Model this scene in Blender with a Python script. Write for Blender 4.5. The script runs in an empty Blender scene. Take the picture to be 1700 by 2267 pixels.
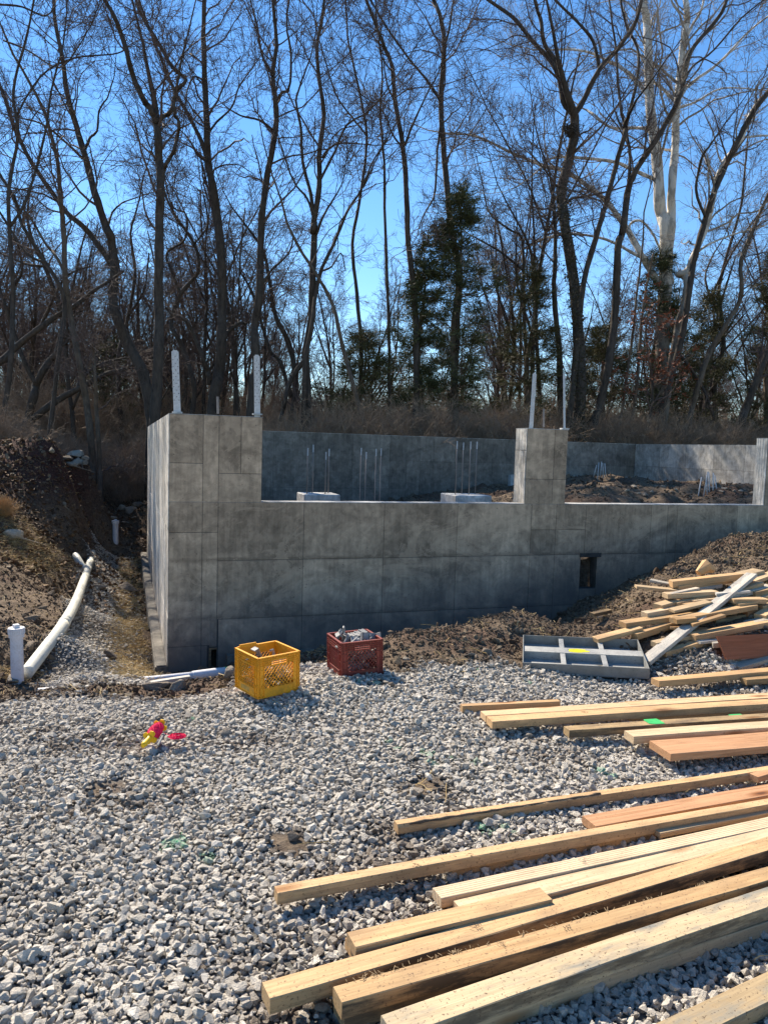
import bpy, bmesh, math, random
import numpy as np
from mathutils import Matrix, Vector
random.seed(7); rng = np.random.default_rng(7)
sc = bpy.context.scene
col = sc.collection
PI = math.pi

# ---------------------------------------------------------------- camera, sky, sun
F, CX, CY = 1700.0, 850.0, 1133.5           # focal length and centre of the 1700 x 2267 photograph
_v1 = np.array([281-CX, CY-974, -F]); _v2 = np.array([5900-CX, CY-1145, -F])
_Y = _v1/np.linalg.norm(_v1); _X = _v2-_Y*(_v2@_Y); _X /= np.linalg.norm(_X); _Z = np.cross(_X, _Y)
R = np.stack([_X, _Y, _Z])
H = 1.6
_d = R@np.array([372-CX, CY-1496, -F])/F*8.05
CAM = np.array([-_d[0], -_d[1], H])
cam = bpy.data.objects.new('camera', bpy.data.cameras.new('camera')); col.objects.link(cam)
M4 = Matrix([[*R[0], CAM[0]], [*R[1], CAM[1]], [*R[2], CAM[2]], [0, 0, 0, 1]])
cam.matrix_world = M4
cam.data.sensor_fit = 'VERTICAL'; cam.data.lens = 26; cam.data.sensor_height = 26*2267/F; cam.data.sensor_width = 26*1700/F
cam.data.clip_start = 0.05; cam.data.clip_end = 3000
sc.camera = cam

SUN = Vector((0.33, -1.08, -1.0)).normalized()     # direction the sunlight travels
sun = bpy.data.objects.new('sun', bpy.data.lights.new('sun', 'SUN')); col.objects.link(sun)
sun.data.energy = 5.0; sun.data.angle = math.radians(0.55); sun.data.color = (1.0, 0.90, 0.76)
sun.rotation_euler = SUN.to_track_quat('-Z', 'Y').to_euler()
w = bpy.data.worlds.new('World'); sc.world = w; w.use_nodes = True
nt = w.node_tree; nt.nodes.clear()
sky = nt.nodes.new('ShaderNodeTexSky'); sky.sky_type = 'NISHITA'; sky.sun_disc = False
sky.sun_elevation = math.asin(-SUN.z); sky.sun_rotation = math.atan2(-SUN.x, -SUN.y)
sky.air_density = 1.0; sky.dust_density = 0.0; sky.ozone_density = 2.5; sky.altitude = 300
bg = nt.nodes.new('ShaderNodeBackground'); bg.inputs[1].default_value = 0.098
wo = nt.nodes.new('ShaderNodeOutputWorld')
hs = nt.nodes.new('ShaderNodeHueSaturation'); hs.inputs['Saturation'].default_value = 1.22
tn = nt.nodes.new('ShaderNodeMix'); tn.data_type = 'RGBA'; tn.blend_type = 'MULTIPLY'; tn.inputs[0].default_value = 1.0; tn.inputs[7].default_value = (0.97, 0.98, 1.0, 1)
nt.links.new(sky.outputs[0], hs.inputs['Color']); nt.links.new(hs.outputs[0], tn.inputs[6]); nt.links.new(tn.outputs[2], bg.inputs[0]); nt.links.new(bg.outputs[0], wo.inputs[0])
sc.view_settings.view_transform = 'Standard'; sc.view_settings.look = 'None'
sc.view_settings.gamma = 1; sc.view_settings.exposure = 1.03; sc.view_settings.use_curve_mapping = False
sc.cycles.max_bounces = 6; sc.cycles.diffuse_bounces = 3; sc.cycles.transparent_max_bounces = 4

def at(px, py, z=None, y=None, x=None, dep=None):
    r = R@np.array([px-CX, CY-py, -F])
    if z is not None: t = (z-CAM[2])/r[2]
    elif y is not None: t = (y-CAM[1])/r[1]
    elif x is not None: t = (x-CAM[0])/r[0]
    else: t = dep/F
    return CAM+r*t
def proj(P):
    P = np.atleast_2d(P); c = (P-CAM)@R
    return CX+F*c[:, 0]/-c[:, 2], CY-F*c[:, 1]/-c[:, 2], -c[:, 2]

# ---------------------------------------------------------------- noise
def _hash(ix, iy, s):
    n = (ix*374761393+iy*668265263+s*982451653) & 0x7fffffff
    n = ((n ^ (n >> 13))*1274126177) & 0x7fffffff
    return ((n ^ (n >> 16)) & 0xffff)/65535.0
def vnoise(x, y, s=0):
    x = np.asarray(x, float); y = np.asarray(y, float)
    ix = np.floor(x).astype(np.int64); iy = np.floor(y).astype(np.int64); fx = x-ix; fy = y-iy
    fx = fx*fx*(3-2*fx); fy = fy*fy*(3-2*fy)
    a = _hash(ix, iy, s); b = _hash(ix+1, iy, s); c = _hash(ix, iy+1, s); d = _hash(ix+1, iy+1, s)
    return (a*(1-fx)+b*fx)*(1-fy)+(c*(1-fx)+d*fx)*fy-0.5
def fbm(x, y, s=0, o=4):
    t = 0; a = 1.0
    for k in range(o):
        t = t+a*vnoise(x*2**k, y*2**k, s+k*17); a *= 0.5
    return t

# ---------------------------------------------------------------- mesh helpers
def mesh_np(name, V, Q=None, T=None, mats=(), smooth=False, attrs=None, midx=None):
    me = bpy.data.meshes.new(name)
    V = np.asarray(V, np.float32); nq = 0 if Q is None else len(Q); ntr = 0 if T is None else len(T)
    me.vertices.add(len(V)); me.vertices.foreach_set('co', V.ravel())
    li = []; 
    if nq: li.append(np.asarray(Q, np.int32).ravel())
    if ntr: li.append(np.asarray(T, np.int32).ravel())
    if li:
        li = np.concatenate(li); me.loops.add(len(li)); me.loops.foreach_set('vertex_index', li)
        st = np.concatenate([np.arange(nq)*4, nq*4+np.arange(ntr)*3]).astype(np.int32)
        me.polygons.add(nq+ntr); me.polygons.foreach_set('loop_start', st)
        if midx is not None: me.polygons.foreach_set('material_index', np.asarray(midx, np.int32))
        me.polygons.foreach_set('use_smooth', np.full(nq+ntr, smooth))
    for m in mats: me.materials.append(m)
    for k, (typ, dat) in (attrs or {}).items():
        a = me.attributes.new(k, typ, 'POINT')
        key = {'FLOAT': 'value', 'INT': 'value', 'FLOAT_VECTOR': 'vector', 'FLOAT_COLOR': 'color'}[typ]
        a.data.foreach_set(key, np.asarray(dat, np.int32 if typ == 'INT' else np.float32).ravel())
    me.update(calc_edges=True); me.validate()
    return me
class MB:
    """collects boxes, prisms and tubes into one mesh"""
    def __init__(s): s.V = []; s.Fc = []; s.n = 0; s.mi = []
    def add(s, V, Fc, mi=0):
        s.V += [tuple(map(float, v)) for v in V]; s.Fc += [tuple(i+s.n for i in f) for f in Fc]; s.mi += [mi]*len(Fc); s.n += len(V)
    def box(s, x0, x1, y0, y1, z0, z1, M=None, mi=0):
        V = [(x, y, z) for x in (x0, x1) for y in (y0, y1) for z in (z0, z1)]
        if M is not None: V = [M@Vector(v) for v in V]
        s.add(V, [(0, 1, 3, 2), (4, 6, 7, 5), (0, 4, 5, 1), (2, 3, 7, 6), (0, 2, 6, 4), (1, 5, 7, 3)], mi)
    def bar(s, a, b, wd, th, up=(0, 0, 1), mi=0):
        a = Vector(a); b = Vector(b); d = (b-a); L = d.length; d.normalize(); u = Vector(up)
        sx = d.cross(u)
        if sx.length < 1e-4: sx = d.cross(Vector((1, 0, 0)))
        sx.normalize(); uz = sx.cross(d)
        M = Matrix((( d.x, sx.x, uz.x, a.x), (d.y, sx.y, uz.y, a.y), (d.z, sx.z, uz.z, a.z), (0, 0, 0, 1)))
        s.box(0, L, -wd/2, wd/2, -th/2, th/2, M, mi)
    def tube(s, pts, r, n=8, cap=True, mi=0, inner=None):
        pts = [Vector(p) for p in pts]; r = r if hasattr(r, '__len__') else [r]*len(pts); V = []; Fc = []
        ref = None
        for i, p in enumerate(pts):
            t = (pts[min(i+1, len(pts)-1)]-pts[max(i-1, 0)]).normalized()
            if ref is None: ref = t.orthogonal().normalized()
            ref = (ref-t*ref.dot(t)).normalized(); b = t.cross(ref)
            for k in range(n):
                a = 2*PI*k/n; V.append(p+(ref*math.cos(a)+b*math.sin(a))*r[i])
        for i in range(len(pts)-1):
            for k in range(n): Fc.append((i*n+k, i*n+(k+1) % n, (i+1)*n+(k+1) % n, (i+1)*n+k))
        if cap: Fc.append(tuple(range(n))[::-1]); Fc.append(tuple((len(pts)-1)*n+k for k in range(n)))
        s.add(V, Fc, mi)
    def lathe(s, prof, n=16, M=None, mi=0):
        V = []; Fc = []
        for r, z in prof:
            for k in range(n):
                a = 2*PI*k/n; v = Vector((r*math.cos(a), r*math.sin(a), z)); V.append(M@v if M is not None else v)
        for i in range(len(prof)-1):
            for k in range(n): Fc.append((i*n+k, i*n+(k+1) % n, (i+1)*n+(k+1) % n, (i+1)*n+k))
        s.add(V, Fc, mi)
    def mesh(s, name, mats, smooth=False):
        me = bpy.data.meshes.new(name); me.from_pydata(s.V, [], s.Fc)
        for m in mats: me.materials.append(m)
        me.polygons.foreach_set('material_index', s.mi)
        if smooth: me.polygons.foreach_set('use_smooth', [True]*len(me.polygons))
        me.update(); return me
    def build(s, name, m, parent=None, smooth=False):
        return obj(name, s.mesh(name, m if isinstance(m, (list, tuple)) else [m], smooth), parent)
def obj(name, me, parent=None, loc=None):
    o = bpy.data.objects.new(name, me); col.objects.link(o)
    if parent: o.parent = parent
    if loc is not None: o.location = loc
    return o
def tag(o, label=None, cat=None, group=None, kind=None):
    if label: o['label'] = label
    if cat: o['category'] = cat
    if group: o['group'] = group
    if kind: o['kind'] = kind
    return o
def empty(name, loc, label, cat, group=None, rz=0):
    o = bpy.data.objects.new(name, None); col.objects.link(o); o.location = loc; o.rotation_euler = (0, 0, rz)
    o.empty_display_size = 0.1
    return tag(o, label, cat, group)
def bevel_mesh(me, wdt, seg=1):
    bm = bmesh.new(); bm.from_mesh(me)
    bmesh.ops.bevel(bm, geom=list(bm.edges), offset=wdt, segments=seg, affect='EDGES', clamp_overlap=True)
    bm.to_mesh(me); bm.free(); return me

# ---------------------------------------------------------------- materials
class NT:
    def __init__(s, name):
        s.m = bpy.data.materials.new(name); s.m.use_nodes = True; s.t = s.m.node_tree
        s.b = s.t.nodes['Principled BSDF']; s.b.inputs['Specular IOR Level'].default_value = 0.25
    def n(s, typ, ins=None, **kw):
        nd = s.t.nodes.new('ShaderNode'+typ)
        for k, v in kw.items(): setattr(nd, k, v)
        for k, v in (ins or {}).items():
            if isinstance(v, bpy.types.NodeSocket): s.t.links.new(v, nd.inputs[k])
            else: nd.inputs[k].default_value = v
        return nd
    def pos(s, scale=(1, 1, 1), obj=False, rand=False):
        v = s.n('TexCoord').outputs['Object'] if obj else s.n('NewGeometry').outputs['Position']
        mp = s.n('Mapping', {'Vector': v, 'Scale': scale})
        if rand:
            r = s.n('ObjectInfo').outputs['Random']
            k = s.n('CombineXYZ', {0: s.math('MULTIPLY', r, 37.0), 1: s.math('MULTIPLY', r, 91.0), 2: s.math('MULTIPLY', r, 53.0)})
            s.t.links.new(k.outputs[0], mp.inputs['Location'])
        return mp.outputs[0]
    def noise(s, vec, sc_, det=4, rough=0.55, dist=0.0):
        return s.n('TexNoise', {'Vector': vec, 'Scale': sc_, 'Detail': det, 'Roughness': rough, 'Distortion': dist}).outputs[0]
    def ramp(s, fac, stops):
        nd = s.n('ValToRGB', {0: fac}); e = nd.color_ramp.elements
        while len(e) < len(stops): e.new(0.5)
        for i, (p, c) in enumerate(stops):
            e[i].position = p; e[i].color = (c, c, c, 1) if not hasattr(c, '__len__') else (*c, 1)
        return nd.outputs[0]
    def math(s, op, a, b=0.0, clamp=False):
        nd = s.n('Math', {0: a, 1: b}, operation=op); nd.use_clamp = clamp; return nd.outputs[0]
    def mix(s, fac, a, b, mode='MIX'):
        nd = s.n('Mix', data_type='RGBA', blend_type=mode)
        for i, v in ((0, fac), (6, a), (7, b)):
            if isinstance(v, bpy.types.NodeSocket): s.t.links.new(v, nd.inputs[i])
            else: nd.inputs[i].default_value = v if i == 0 else ((*v, 1) if len(v) == 3 else v)
        return nd.outputs[2]
    def bump(s, h, strength=0.5, dist=0.01, normal=None):
        ins = {'Height': h, 'Strength': strength, 'Distance': dist}
        if normal is not None: ins['Normal'] = normal
        return s.n('Bump', ins).outputs[0]
    def out(s, colr=None, rough=0.8, normal=None, metal=None):
        for k, v in (('Base Color', colr), ('Roughness', rough), ('Normal', normal), ('Metallic', metal)):
            if v is None: continue
            if isinstance(v, bpy.types.NodeSocket): s.t.links.new(v, s.b.inputs[k])
            else: s.b.inputs[k].default_value = (*v, 1) if hasattr(v, '__len__') and len(v) == 3 else v
        return s.m
def simple(name, c, rough=0.6, metal=0.0, var=0.25, sc_=30, bump=0.0):
    s = NT(name); p = s.pos(obj=True); n = s.noise(p, sc_, 5)
    cc = s.mix(s.ramp(n, [(0.3, 0), (0.75, 1)]), tuple(x*(1-var) for x in c), tuple(min(1, x*(1+var*0.6)) for x in c))
    return s.out(cc, rough, s.bump(n, bump, 0.01) if bump else None, metal)

ZJ1 = float(at(844, 1235, y=0)[2]); ZJ2 = float(at(992, 1350, y=0)[2])
def m_concrete(name, c, streak=False, stain_shade=0.0):
    s = NT(name); p = s.pos(); r = s.n('ObjectInfo').outputs['Random']
    big = s.noise(s.pos((1, 1, 1)), 2.2, 7, 0.62, 0.8); mid = s.noise(p, 9, 8, 0.68, 0.5); fine = s.noise(p, 70, 5, 0.6)
    vert = s.noise(s.pos((14, 14, 1.3)), 2.0, 5, 0.6)
    c0 = tuple(x*0.66 for x in c); c1 = tuple(x*1.0 for x in c); c2 = tuple(min(1, x*1.28) for x in c)
    a = s.ramp(big, [(0.34, c0), (0.5, c1), (0.68, c2)])
    b = s.ramp(mid, [(0.33, 0.68), (0.5, 1.0), (0.64, 1.3)])
    a = s.mix(0.85, a, b, 'MULTIPLY')
    a = s.mix(0.35 if not streak else 0.8, a, s.ramp(vert, [(0.38, 0.62), (0.58, 1.15)]), 'MULTIPLY')
    a = s.mix(1.0, a, s.ramp(r, [(0, 0.80), (1, 1.16)]), 'MULTIPLY')
    if stain_shade:     # cement slurry smeared along the long form joints, rust and oil marks
        zz = s.n('SeparateXYZ', {0: s.n('NewGeometry').outputs['Position']}).outputs[2]; wob_ = s.math('MULTIPLY', s.math('SUBTRACT', s.noise(s.pos((1.2, 1.2, 3)), 2.0, 5, 0.6), 0.5), 0.10)
        for zj in (ZJ1, ZJ2):
            dd = s.math('ABSOLUTE', s.math('ADD', s.math('SUBTRACT', zz, zj+0.012), wob_)); k = s.math('MULTIPLY', s.ramp(dd, [(0.0, 1), (0.035, 0)]), s.ramp(mid, [(0.42, 0.15), (0.58, 1)]))
            a = s.mix(s.math('MULTIPLY', k, 0.75), a, tuple(x*0.28 for x in c))
        lt = s.noise(s.pos((1, 1, 1.6)), 1.3, 12, 0.78, 1.5); a = s.mix(s.ramp(lt, [(0.53, 0), (0.57, 0.42)]), a, tuple(min(1, x*1.45) for x in c))
    pit = s.n('TexVoronoi', {'Vector': s.pos(), 'Scale': 17.0, 'Randomness': 1.0}).outputs['Distance']
    pn = s.noise(p, 6, 2)
    pits = s.math('MULTIPLY', s.ramp(pit, [(0.06, 1), (0.11, 0)]), s.ramp(pn, [(0.44, 0), (0.52, 1)]))
    a = s.mix(pits, a, tuple(x*0.35 for x in c))
    # trench shade put into the colour, bluish, darker downward and to the right
    z = s.n('SeparateXYZ', {0: s.n('NewGeometry').outputs['Position']}).outputs[2]
    xx = s.n('SeparateXYZ', {0: s.n('NewGeometry').outputs['Position']}).outputs[0]; dz = s.math('SUBTRACT', s.math('ADD', z, s.math('MULTIPLY', big, 0.9)), s.math('MULTIPLY', xx, 0.10))
    if stain_shade: a = s.mix(s.math('MULTIPLY', s.ramp(s.math('MULTIPLY', s.math('ADD', dz, 1.0), 0.5), [(0.35, 1), (0.72, 0)]), stain_shade), a, (0.36*c[0], 0.42*c[1], 0.54*c[2]), 'MIX')
    h = s.math('ADD', s.math('MULTIPLY', fine, 0.3), s.math('SUBTRACT', s.math('MULTIPLY', mid, 0.8), pits))
    nn = s.bump(h, 0.45, 0.004)
    if streak:
        vs = s.noise(s.pos((22, 22, 0.9)), 2.5, 4, 0.6); nn = s.bump(vs, 1.0, 0.03, nn)
    return s.out(a, 0.88, nn)
CONC = m_concrete('concrete_shuttered', (0.385, 0.295, 0.205), stain_shade=0.9)
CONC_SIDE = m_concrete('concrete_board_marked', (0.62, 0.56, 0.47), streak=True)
CONC_BACK = m_concrete('concrete_blue_grey', (0.19, 0.17, 0.14), stain_shade=0.0)
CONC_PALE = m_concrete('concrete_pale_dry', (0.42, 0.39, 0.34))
CONC_CORE = m_concrete('concrete_joint', (0.07, 0.066, 0.06))
CONC_TOP = m_concrete('concrete_trowelled', (0.52, 0.50, 0.46))

def m_ground():
    s = NT('ground_soil_and_litter'); p = s.pos(); at_ = lambda n: s.n('Attribute', attribute_name=n).outputs['Fac']
    n1 = s.noise(p, 3.0, 8, 0.65); n2 = s.noise(p, 22, 8, 0.7); n3 = s.noise(p, 120, 4, 0.6)
    soil = s.mix(s.ramp(n1, [(0.35, 0), (0.65, 1)]), (0.075, 0.048, 0.030), (0.145, 0.10, 0.064))
    soil = s.mix(s.ramp(n2, [(0.4, 0), (0.62, 1)]), soil, (0.205, 0.15, 0.097))
    red = s.mix(s.ramp(n2, [(0.4, 0), (0.6, 1)]), (0.045, 0.021, 0.015), (0.10, 0.042, 0.028))
    stone = s.mix(s.ramp(n2, [(0.35, 0), (0.7, 1)]), (0.10, 0.095, 0.085), (0.22, 0.21, 0.19))
    litter = s.mix(s.ramp(n2, [(0.4, 0), (0.6, 1)]), (0.05, 0.033, 0.02), (0.16, 0.10, 0.055))
    a = s.mix(at_('red'), soil, red); a = s.mix(at_('litter'), a, litter); a = s.mix(at_('gravel'), a, stone)
    h = s.math('ADD', s.math('MULTIPLY', n2, 1.0), s.math('MULTIPLY', n3, 0.35))
    return s.out(a, 0.95, s.bump(h, 0.9, 0.03))
GROUND = m_ground()

def m_stone(name, lo, mid_, hi, rough=0.9, rock=False):
    s = NT(name)
    if rock: r = s.n('ObjectInfo').outputs['Random']; g = None
    else:
        a_ = s.n('Attribute', attribute_name='tint', attribute_type='INSTANCER'); r = a_.outputs['Fac']
        g = s.n('Attribute', attribute_name='paint', attribute_type='INSTANCER').outputs['Fac']
        dk = s.n('Attribute', attribute_name='dirt', attribute_type='INSTANCER').outputs['Fac']
    c = s.ramp(r, [(0, lo), (0.45, mid_), (1, hi)])
    p = s.pos(obj=True); n = s.noise(p, 3.0 if not rock else 5.0, 6, 0.7)
    c = s.mix(0.7, c, s.ramp(n, [(0.3, 0.72), (0.7, 1.2)]), 'MULTIPLY')
    if rock:
        lay = s.noise(s.pos((1, 1, 7), obj=True), 3.5, 4, 0.6); c = s.mix(0.6, c, s.ramp(lay, [(0.35, 0.6), (0.65, 1.15)]), 'MULTIPLY')
    if g is not None:
        c = s.mix(dk, c, (0.14, 0.095, 0.06)); c = s.mix(s.math('MULTIPLY', g, s.ramp(n, [(0.4, 0.15), (0.6, 1)])), c, (0.06, 0.42, 0.20))
    return s.out(c, rough, s.bump(n, 0.6, 0.15 if not rock else 0.05))
STONE = m_stone('crushed_limestone', (0.28, 0.25, 0.215), (0.60, 0.54, 0.45), (0.82, 0.75, 0.64))
CLOD = m_stone('soil_clod', (0.06, 0.038, 0.025), (0.15, 0.10, 0.065), (0.27, 0.205, 0.135))
ROCK = m_stone('field_stone', (0.13, 0.09, 0.06), (0.24, 0.19, 0.14), (0.34, 0.30, 0.24), rock=True)
ROCK_GREY = m_stone('quarried_stone', (0.22, 0.18, 0.13), (0.34, 0.28, 0.20), (0.46, 0.40, 0.31), rock=True)
def m_straw():
    s = NT('straw_strand'); r = s.n('Attribute', attribute_name='tint', attribute_type='INSTANCER').outputs['Fac']
    return s.out(s.ramp(r, [(0, (0.20, 0.12, 0.05)), (0.5, (0.45, 0.31, 0.12)), (1, (0.68, 0.52, 0.26))]), 0.7)
STRAW = m_straw()
def m_leaf():
    s = NT('dead_leaf'); r = s.n('Attribute', attribute_name='tint', attribute_type='INSTANCER').outputs['Fac']
    return s.out(s.ramp(r, [(0, (0.06, 0.035, 0.02)), (0.5, (0.16, 0.09, 0.045)), (1, (0.30, 0.20, 0.11))]), 0.8)
LEAF = m_leaf()

def m_wood(name, c, ring=0.5, dirt=0.3, dirtc=(0.16, 0.12, 0.08), groove=False, rough=0.75, side=0.0):
    s = NT(name); r = s.n('ObjectInfo').outputs['Random']
    p = s.pos((0.9, 14, 14), obj=True, rand=True); pf = s.pos((3.0, 60, 60), obj=True, rand=True); q = s.pos((1, 1, 1), obj=True, rand=True)
    wob = s.noise(p, 1.6, 3, 0.5, 0.4)
    gw = s.noise(s.pos((0.55, 17, 17), obj=True, rand=True), 1.0, 2, 0.5, 0.7); grain = s.math('FRACT', s.math('MULTIPLY', gw, 7.0))
    fib = s.noise(pf, 2.5, 4, 0.6)
    lo = tuple(x*y for x, y in zip(c, (0.66, 0.56, 0.46))); hi = tuple(min(1, x*1.12) for x in c)
    a = s.mix(s.math('MULTIPLY', s.math('MULTIPLY', s.ramp(grain, [(0.0, 0), (0.55, 0.35), (0.9, 1), (1.0, 0)]), s.ramp(wob, [(0.35, 0.25), (0.65, 1)])), ring*0.9), hi, lo)
    a = s.mix(0.8, a, s.ramp(fib, [(0.3, 0.78), (0.7, 1.1)]), 'MULTIPLY')
    a = s.mix(0.7, a, s.ramp(wob, [(0.3, 0.80), (0.7, 1.12)]), 'MULTIPLY')
    a = s.mix(1.0, a, s.ramp(r, [(0, (0.70, 0.66, 0.60)), (0.4, (0.95, 0.93, 0.92)), (0.7, (1.05, 1.05, 1.08)), (1, (1.08, 0.95, 0.84))]), 'MULTIPLY')
    # knots
    kv = s.n('TexVoronoi', {'Vector': s.pos((1.9, 7, 7), obj=True, rand=True), 'Scale': 1.0, 'Randomness': 1.0}).outputs['Distance']
    kn = s.ramp(kv, [(0.05, (0.13, 0.06, 0.025)), (0.09, (0.50, 0.33, 0.2)), (0.2, (1, 1, 1))])
    a = s.mix(0.9, a, kn, 'MULTIPLY')
    dn = s.noise(s.pos((2.2, 7, 7), obj=True, rand=True), 1.6, 7, 0.68)
    a = s.mix(s.math('MULTIPLY', s.ramp(dn, [(0.47, 0), (0.66, 1)]), dirt), a, dirtc)
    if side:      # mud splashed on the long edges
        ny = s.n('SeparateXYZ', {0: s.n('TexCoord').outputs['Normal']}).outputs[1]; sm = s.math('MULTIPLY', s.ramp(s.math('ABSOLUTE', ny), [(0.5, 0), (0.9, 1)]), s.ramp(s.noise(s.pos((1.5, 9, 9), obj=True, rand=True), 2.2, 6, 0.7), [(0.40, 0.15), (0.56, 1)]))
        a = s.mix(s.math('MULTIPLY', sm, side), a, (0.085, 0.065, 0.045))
    sp = s.noise(q, 95, 3, 0.7)
    a = s.mix(s.math('MULTIPLY', s.ramp(sp, [(0.60, 0), (0.66, 1)]), min(1, dirt*1.3)), a, (0.10, 0.065, 0.04))
    h = s.math('ADD', s.math('MULTIPLY', fib, 0.5), s.math('MULTIPLY', grain, 0.15))
    nn = s.bump(h, 0.5, 0.003)
    if groove:
        y = s.n('SeparateXYZ', {0: s.n('TexCoord').outputs['Object']}).outputs[1]
        g = s.math('SINE', s.math('MULTIPLY', y, 560.0)); nn = s.bump(g, 0.35, 0.002, nn)
        a = s.mix(0.22, a, s.ramp(g, [(0.0, 0.62), (0.6, 1.05)]), 'MULTIPLY')
    return s.out(a, rough, nn)
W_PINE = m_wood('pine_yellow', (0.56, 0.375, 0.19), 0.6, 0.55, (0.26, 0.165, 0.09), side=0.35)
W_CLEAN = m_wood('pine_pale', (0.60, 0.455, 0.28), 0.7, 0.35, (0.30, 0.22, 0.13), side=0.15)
W_GROOVE = m_wood('pine_grooved', (0.60, 0.48, 0.32), 0.3, 0.3, groove=True)
W_RED = m_wood('fir_reddish', (0.50, 0.28, 0.145), 1.0, 0.25, (0.25, 0.11, 0.05))
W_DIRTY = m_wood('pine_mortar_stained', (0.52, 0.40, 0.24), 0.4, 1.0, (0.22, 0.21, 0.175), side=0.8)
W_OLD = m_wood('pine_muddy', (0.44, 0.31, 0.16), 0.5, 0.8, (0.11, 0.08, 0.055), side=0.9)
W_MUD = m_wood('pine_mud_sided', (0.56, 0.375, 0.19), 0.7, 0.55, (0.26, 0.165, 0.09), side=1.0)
W_GREY = m_wood('board_weathered_grey', (0.50, 0.46, 0.38), 0.35, 0.8, (0.25, 0.24, 0.22))
W_ORANGE = m_wood('pine_shaded_orange', (0.52, 0.33, 0.16), 0.6, 0.3)
W_PLY = m_wood('plywood_red_brown', (0.30, 0.11, 0.055), 0.7, 0.25, (0.12, 0.06, 0.04))
INK = simple('ink_black', (0.03, 0.025, 0.02), 0.7)
PAINT_GREEN = simple('spray_paint_green', (0.06, 0.46, 0.13), 0.5)

def m_plastic(name, c, rough=0.42, dirtc=(0.12, 0.07, 0.03), dirt=0.5):
    s = NT(name); p = s.pos(obj=True); n = s.noise(p, 9, 7, 0.7); n2 = s.noise(p, 60, 5, 0.7)
    f = s.math('MULTIPLY', s.ramp(s.math('ADD', s.math('MULTIPLY', n, 0.6), s.math('MULTIPLY', n2, 0.4)), [(0.47, 0), (0.62, 1)]), dirt)
    a = s.mix(f, c, dirtc)
    s.b.inputs['Specular IOR Level'].default_value = 0.4
    return s.out(a, s.ramp(n, [(0.3, rough), (0.7, min(1, rough+0.25))]), s.bump(n2, 0.2, 0.002))
YEL = m_plastic('plastic_yellow', (0.86, 0.37, 0.015), dirt=0.35)
REDP = m_plastic('plastic_dark_red', (0.23, 0.035, 0.025), dirt=0.4)
PVC = m_plastic('pvc_white', (0.72, 0.70, 0.70), 0.35, (0.35, 0.27, 0.2), 0.35)
PVC_OLD = m_plastic('pvc_cream', (0.66, 0.64, 0.54), 0.45, (0.28, 0.25, 0.16), 0.4)
BLACKP = simple('plastic_black', (0.02, 0.02, 0.02), 0.6)
REEL_Y = m_plastic('plastic_reel_yellow', (0.85, 0.50, 0.01), dirt=0.2)
PINK = simple('twine_pink', (0.85, 0.02, 0.10), 0.75, var=0.35, sc_=120)
def m_metal(name, c, rough=0.45, metal=0.6, spot=0.5, scl=1.0):
    s = NT(name); p = s.pos(obj=True); n = s.noise(p, 14*scl, 8, 0.7); n2 = s.noise(p, 60*scl, 6, 0.7)
    a = s.mix(s.ramp(n, [(0.35, 0), (0.7, 1)]), tuple(x*0.7 for x in c), c)
    a = s.mix(s.math('MULTIPLY', s.ramp(n2, [(0.56, 0), (0.66, 1)]), spot), a, (0.10, 0.095, 0.085))
    return s.out(a, s.ramp(n, [(0.3, rough), (0.7, min(1, rough+0.25))]), s.bump(n2, 0.3, 0.003), metal)
ALU = m_metal('aluminium_cement_coated', (0.42, 0.415, 0.385), 0.6, 0.2, 0.7)
ALU_F = m_metal('aluminium_frame', (0.27, 0.27, 0.25), 0.55, 0.25, 0.5)
GALV = m_metal('galvanised_steel', (0.66, 0.66, 0.65), 0.5, 0.25, 0.5, 2)
CLAMP = m_metal('form_clamp_steel', (0.36, 0.35, 0.33), 0.6, 0.3, 0.6, 2)
REBAR = m_metal('rebar_rusty', (0.34, 0.30, 0.27), 0.6, 0.5, 0.3, 2)
REBAR_T = simple('rebar_dusty_tip', (0.55, 0.54, 0.52), 0.8)
PAINT_Y = simple('spray_paint_yellow', (0.75, 0.68, 0.02), 0.6)

def m_bark(name, c, pale=None):
    s = NT(name); p = s.pos((1, 1, 0.25)); n = s.noise(p, 14, 7, 0.7); n2 = s.noise(s.pos(), 2.5, 4, 0.6)
    a = s.mix(s.ramp(n, [(0.35, 0), (0.65, 1)]), tuple(x*0.5 for x in c), tuple(x*1.25 for x in c))
    a = s.mix(s.ramp(n2, [(0.45, 0), (0.7, 0.5)]), a, tuple(x*1.5 for x in c))
    if pale:
        z = s.n('SeparateXYZ', {0: s.n('NewGeometry').outputs['Position']}).outputs[2]
        n3 = s.noise(s.pos((1, 1, 0.5)), 3.2, 5, 0.65, 0.6)
        up = s.math('ADD', s.math('MULTIPLY', z, 0.13), n3)
        a = s.mix(s.ramp(up, [(1.15/1.6, 0), (1.3/1.6, 1)]) if False else s.ramp(s.math('MULTIPLY', up, 0.5), [(0.64, 0), (0.74, 1)]), a, s.mix(s.ramp(n3, [(0.46, 0), (0.56, 1)]), pale, tuple(x*0.55 for x in pale)))
    return s.out(a, 0.9, s.bump(n, 0.8, 0.04))
BARK = m_bark('bark_dark_grey', (0.070, 0.056, 0.044))
BARK2 = m_bark('bark_brown', (0.12, 0.092, 0.066))
BARK_S = m_bark('bark_sycamore', (0.16, 0.135, 0.105), (0.74, 0.69, 0.60))
TWIG = simple('twig_bark', (0.125, 0.09, 0.075), 0.85, var=0.3, sc_=3)
TWIG_S = simple('twig_bark_pale', (0.36, 0.31, 0.25), 0.85, var=0.3, sc_=3)
BRUSH = simple('brush_stem', (0.30, 0.215, 0.145), 0.9, var=0.5, sc_=2)
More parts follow.
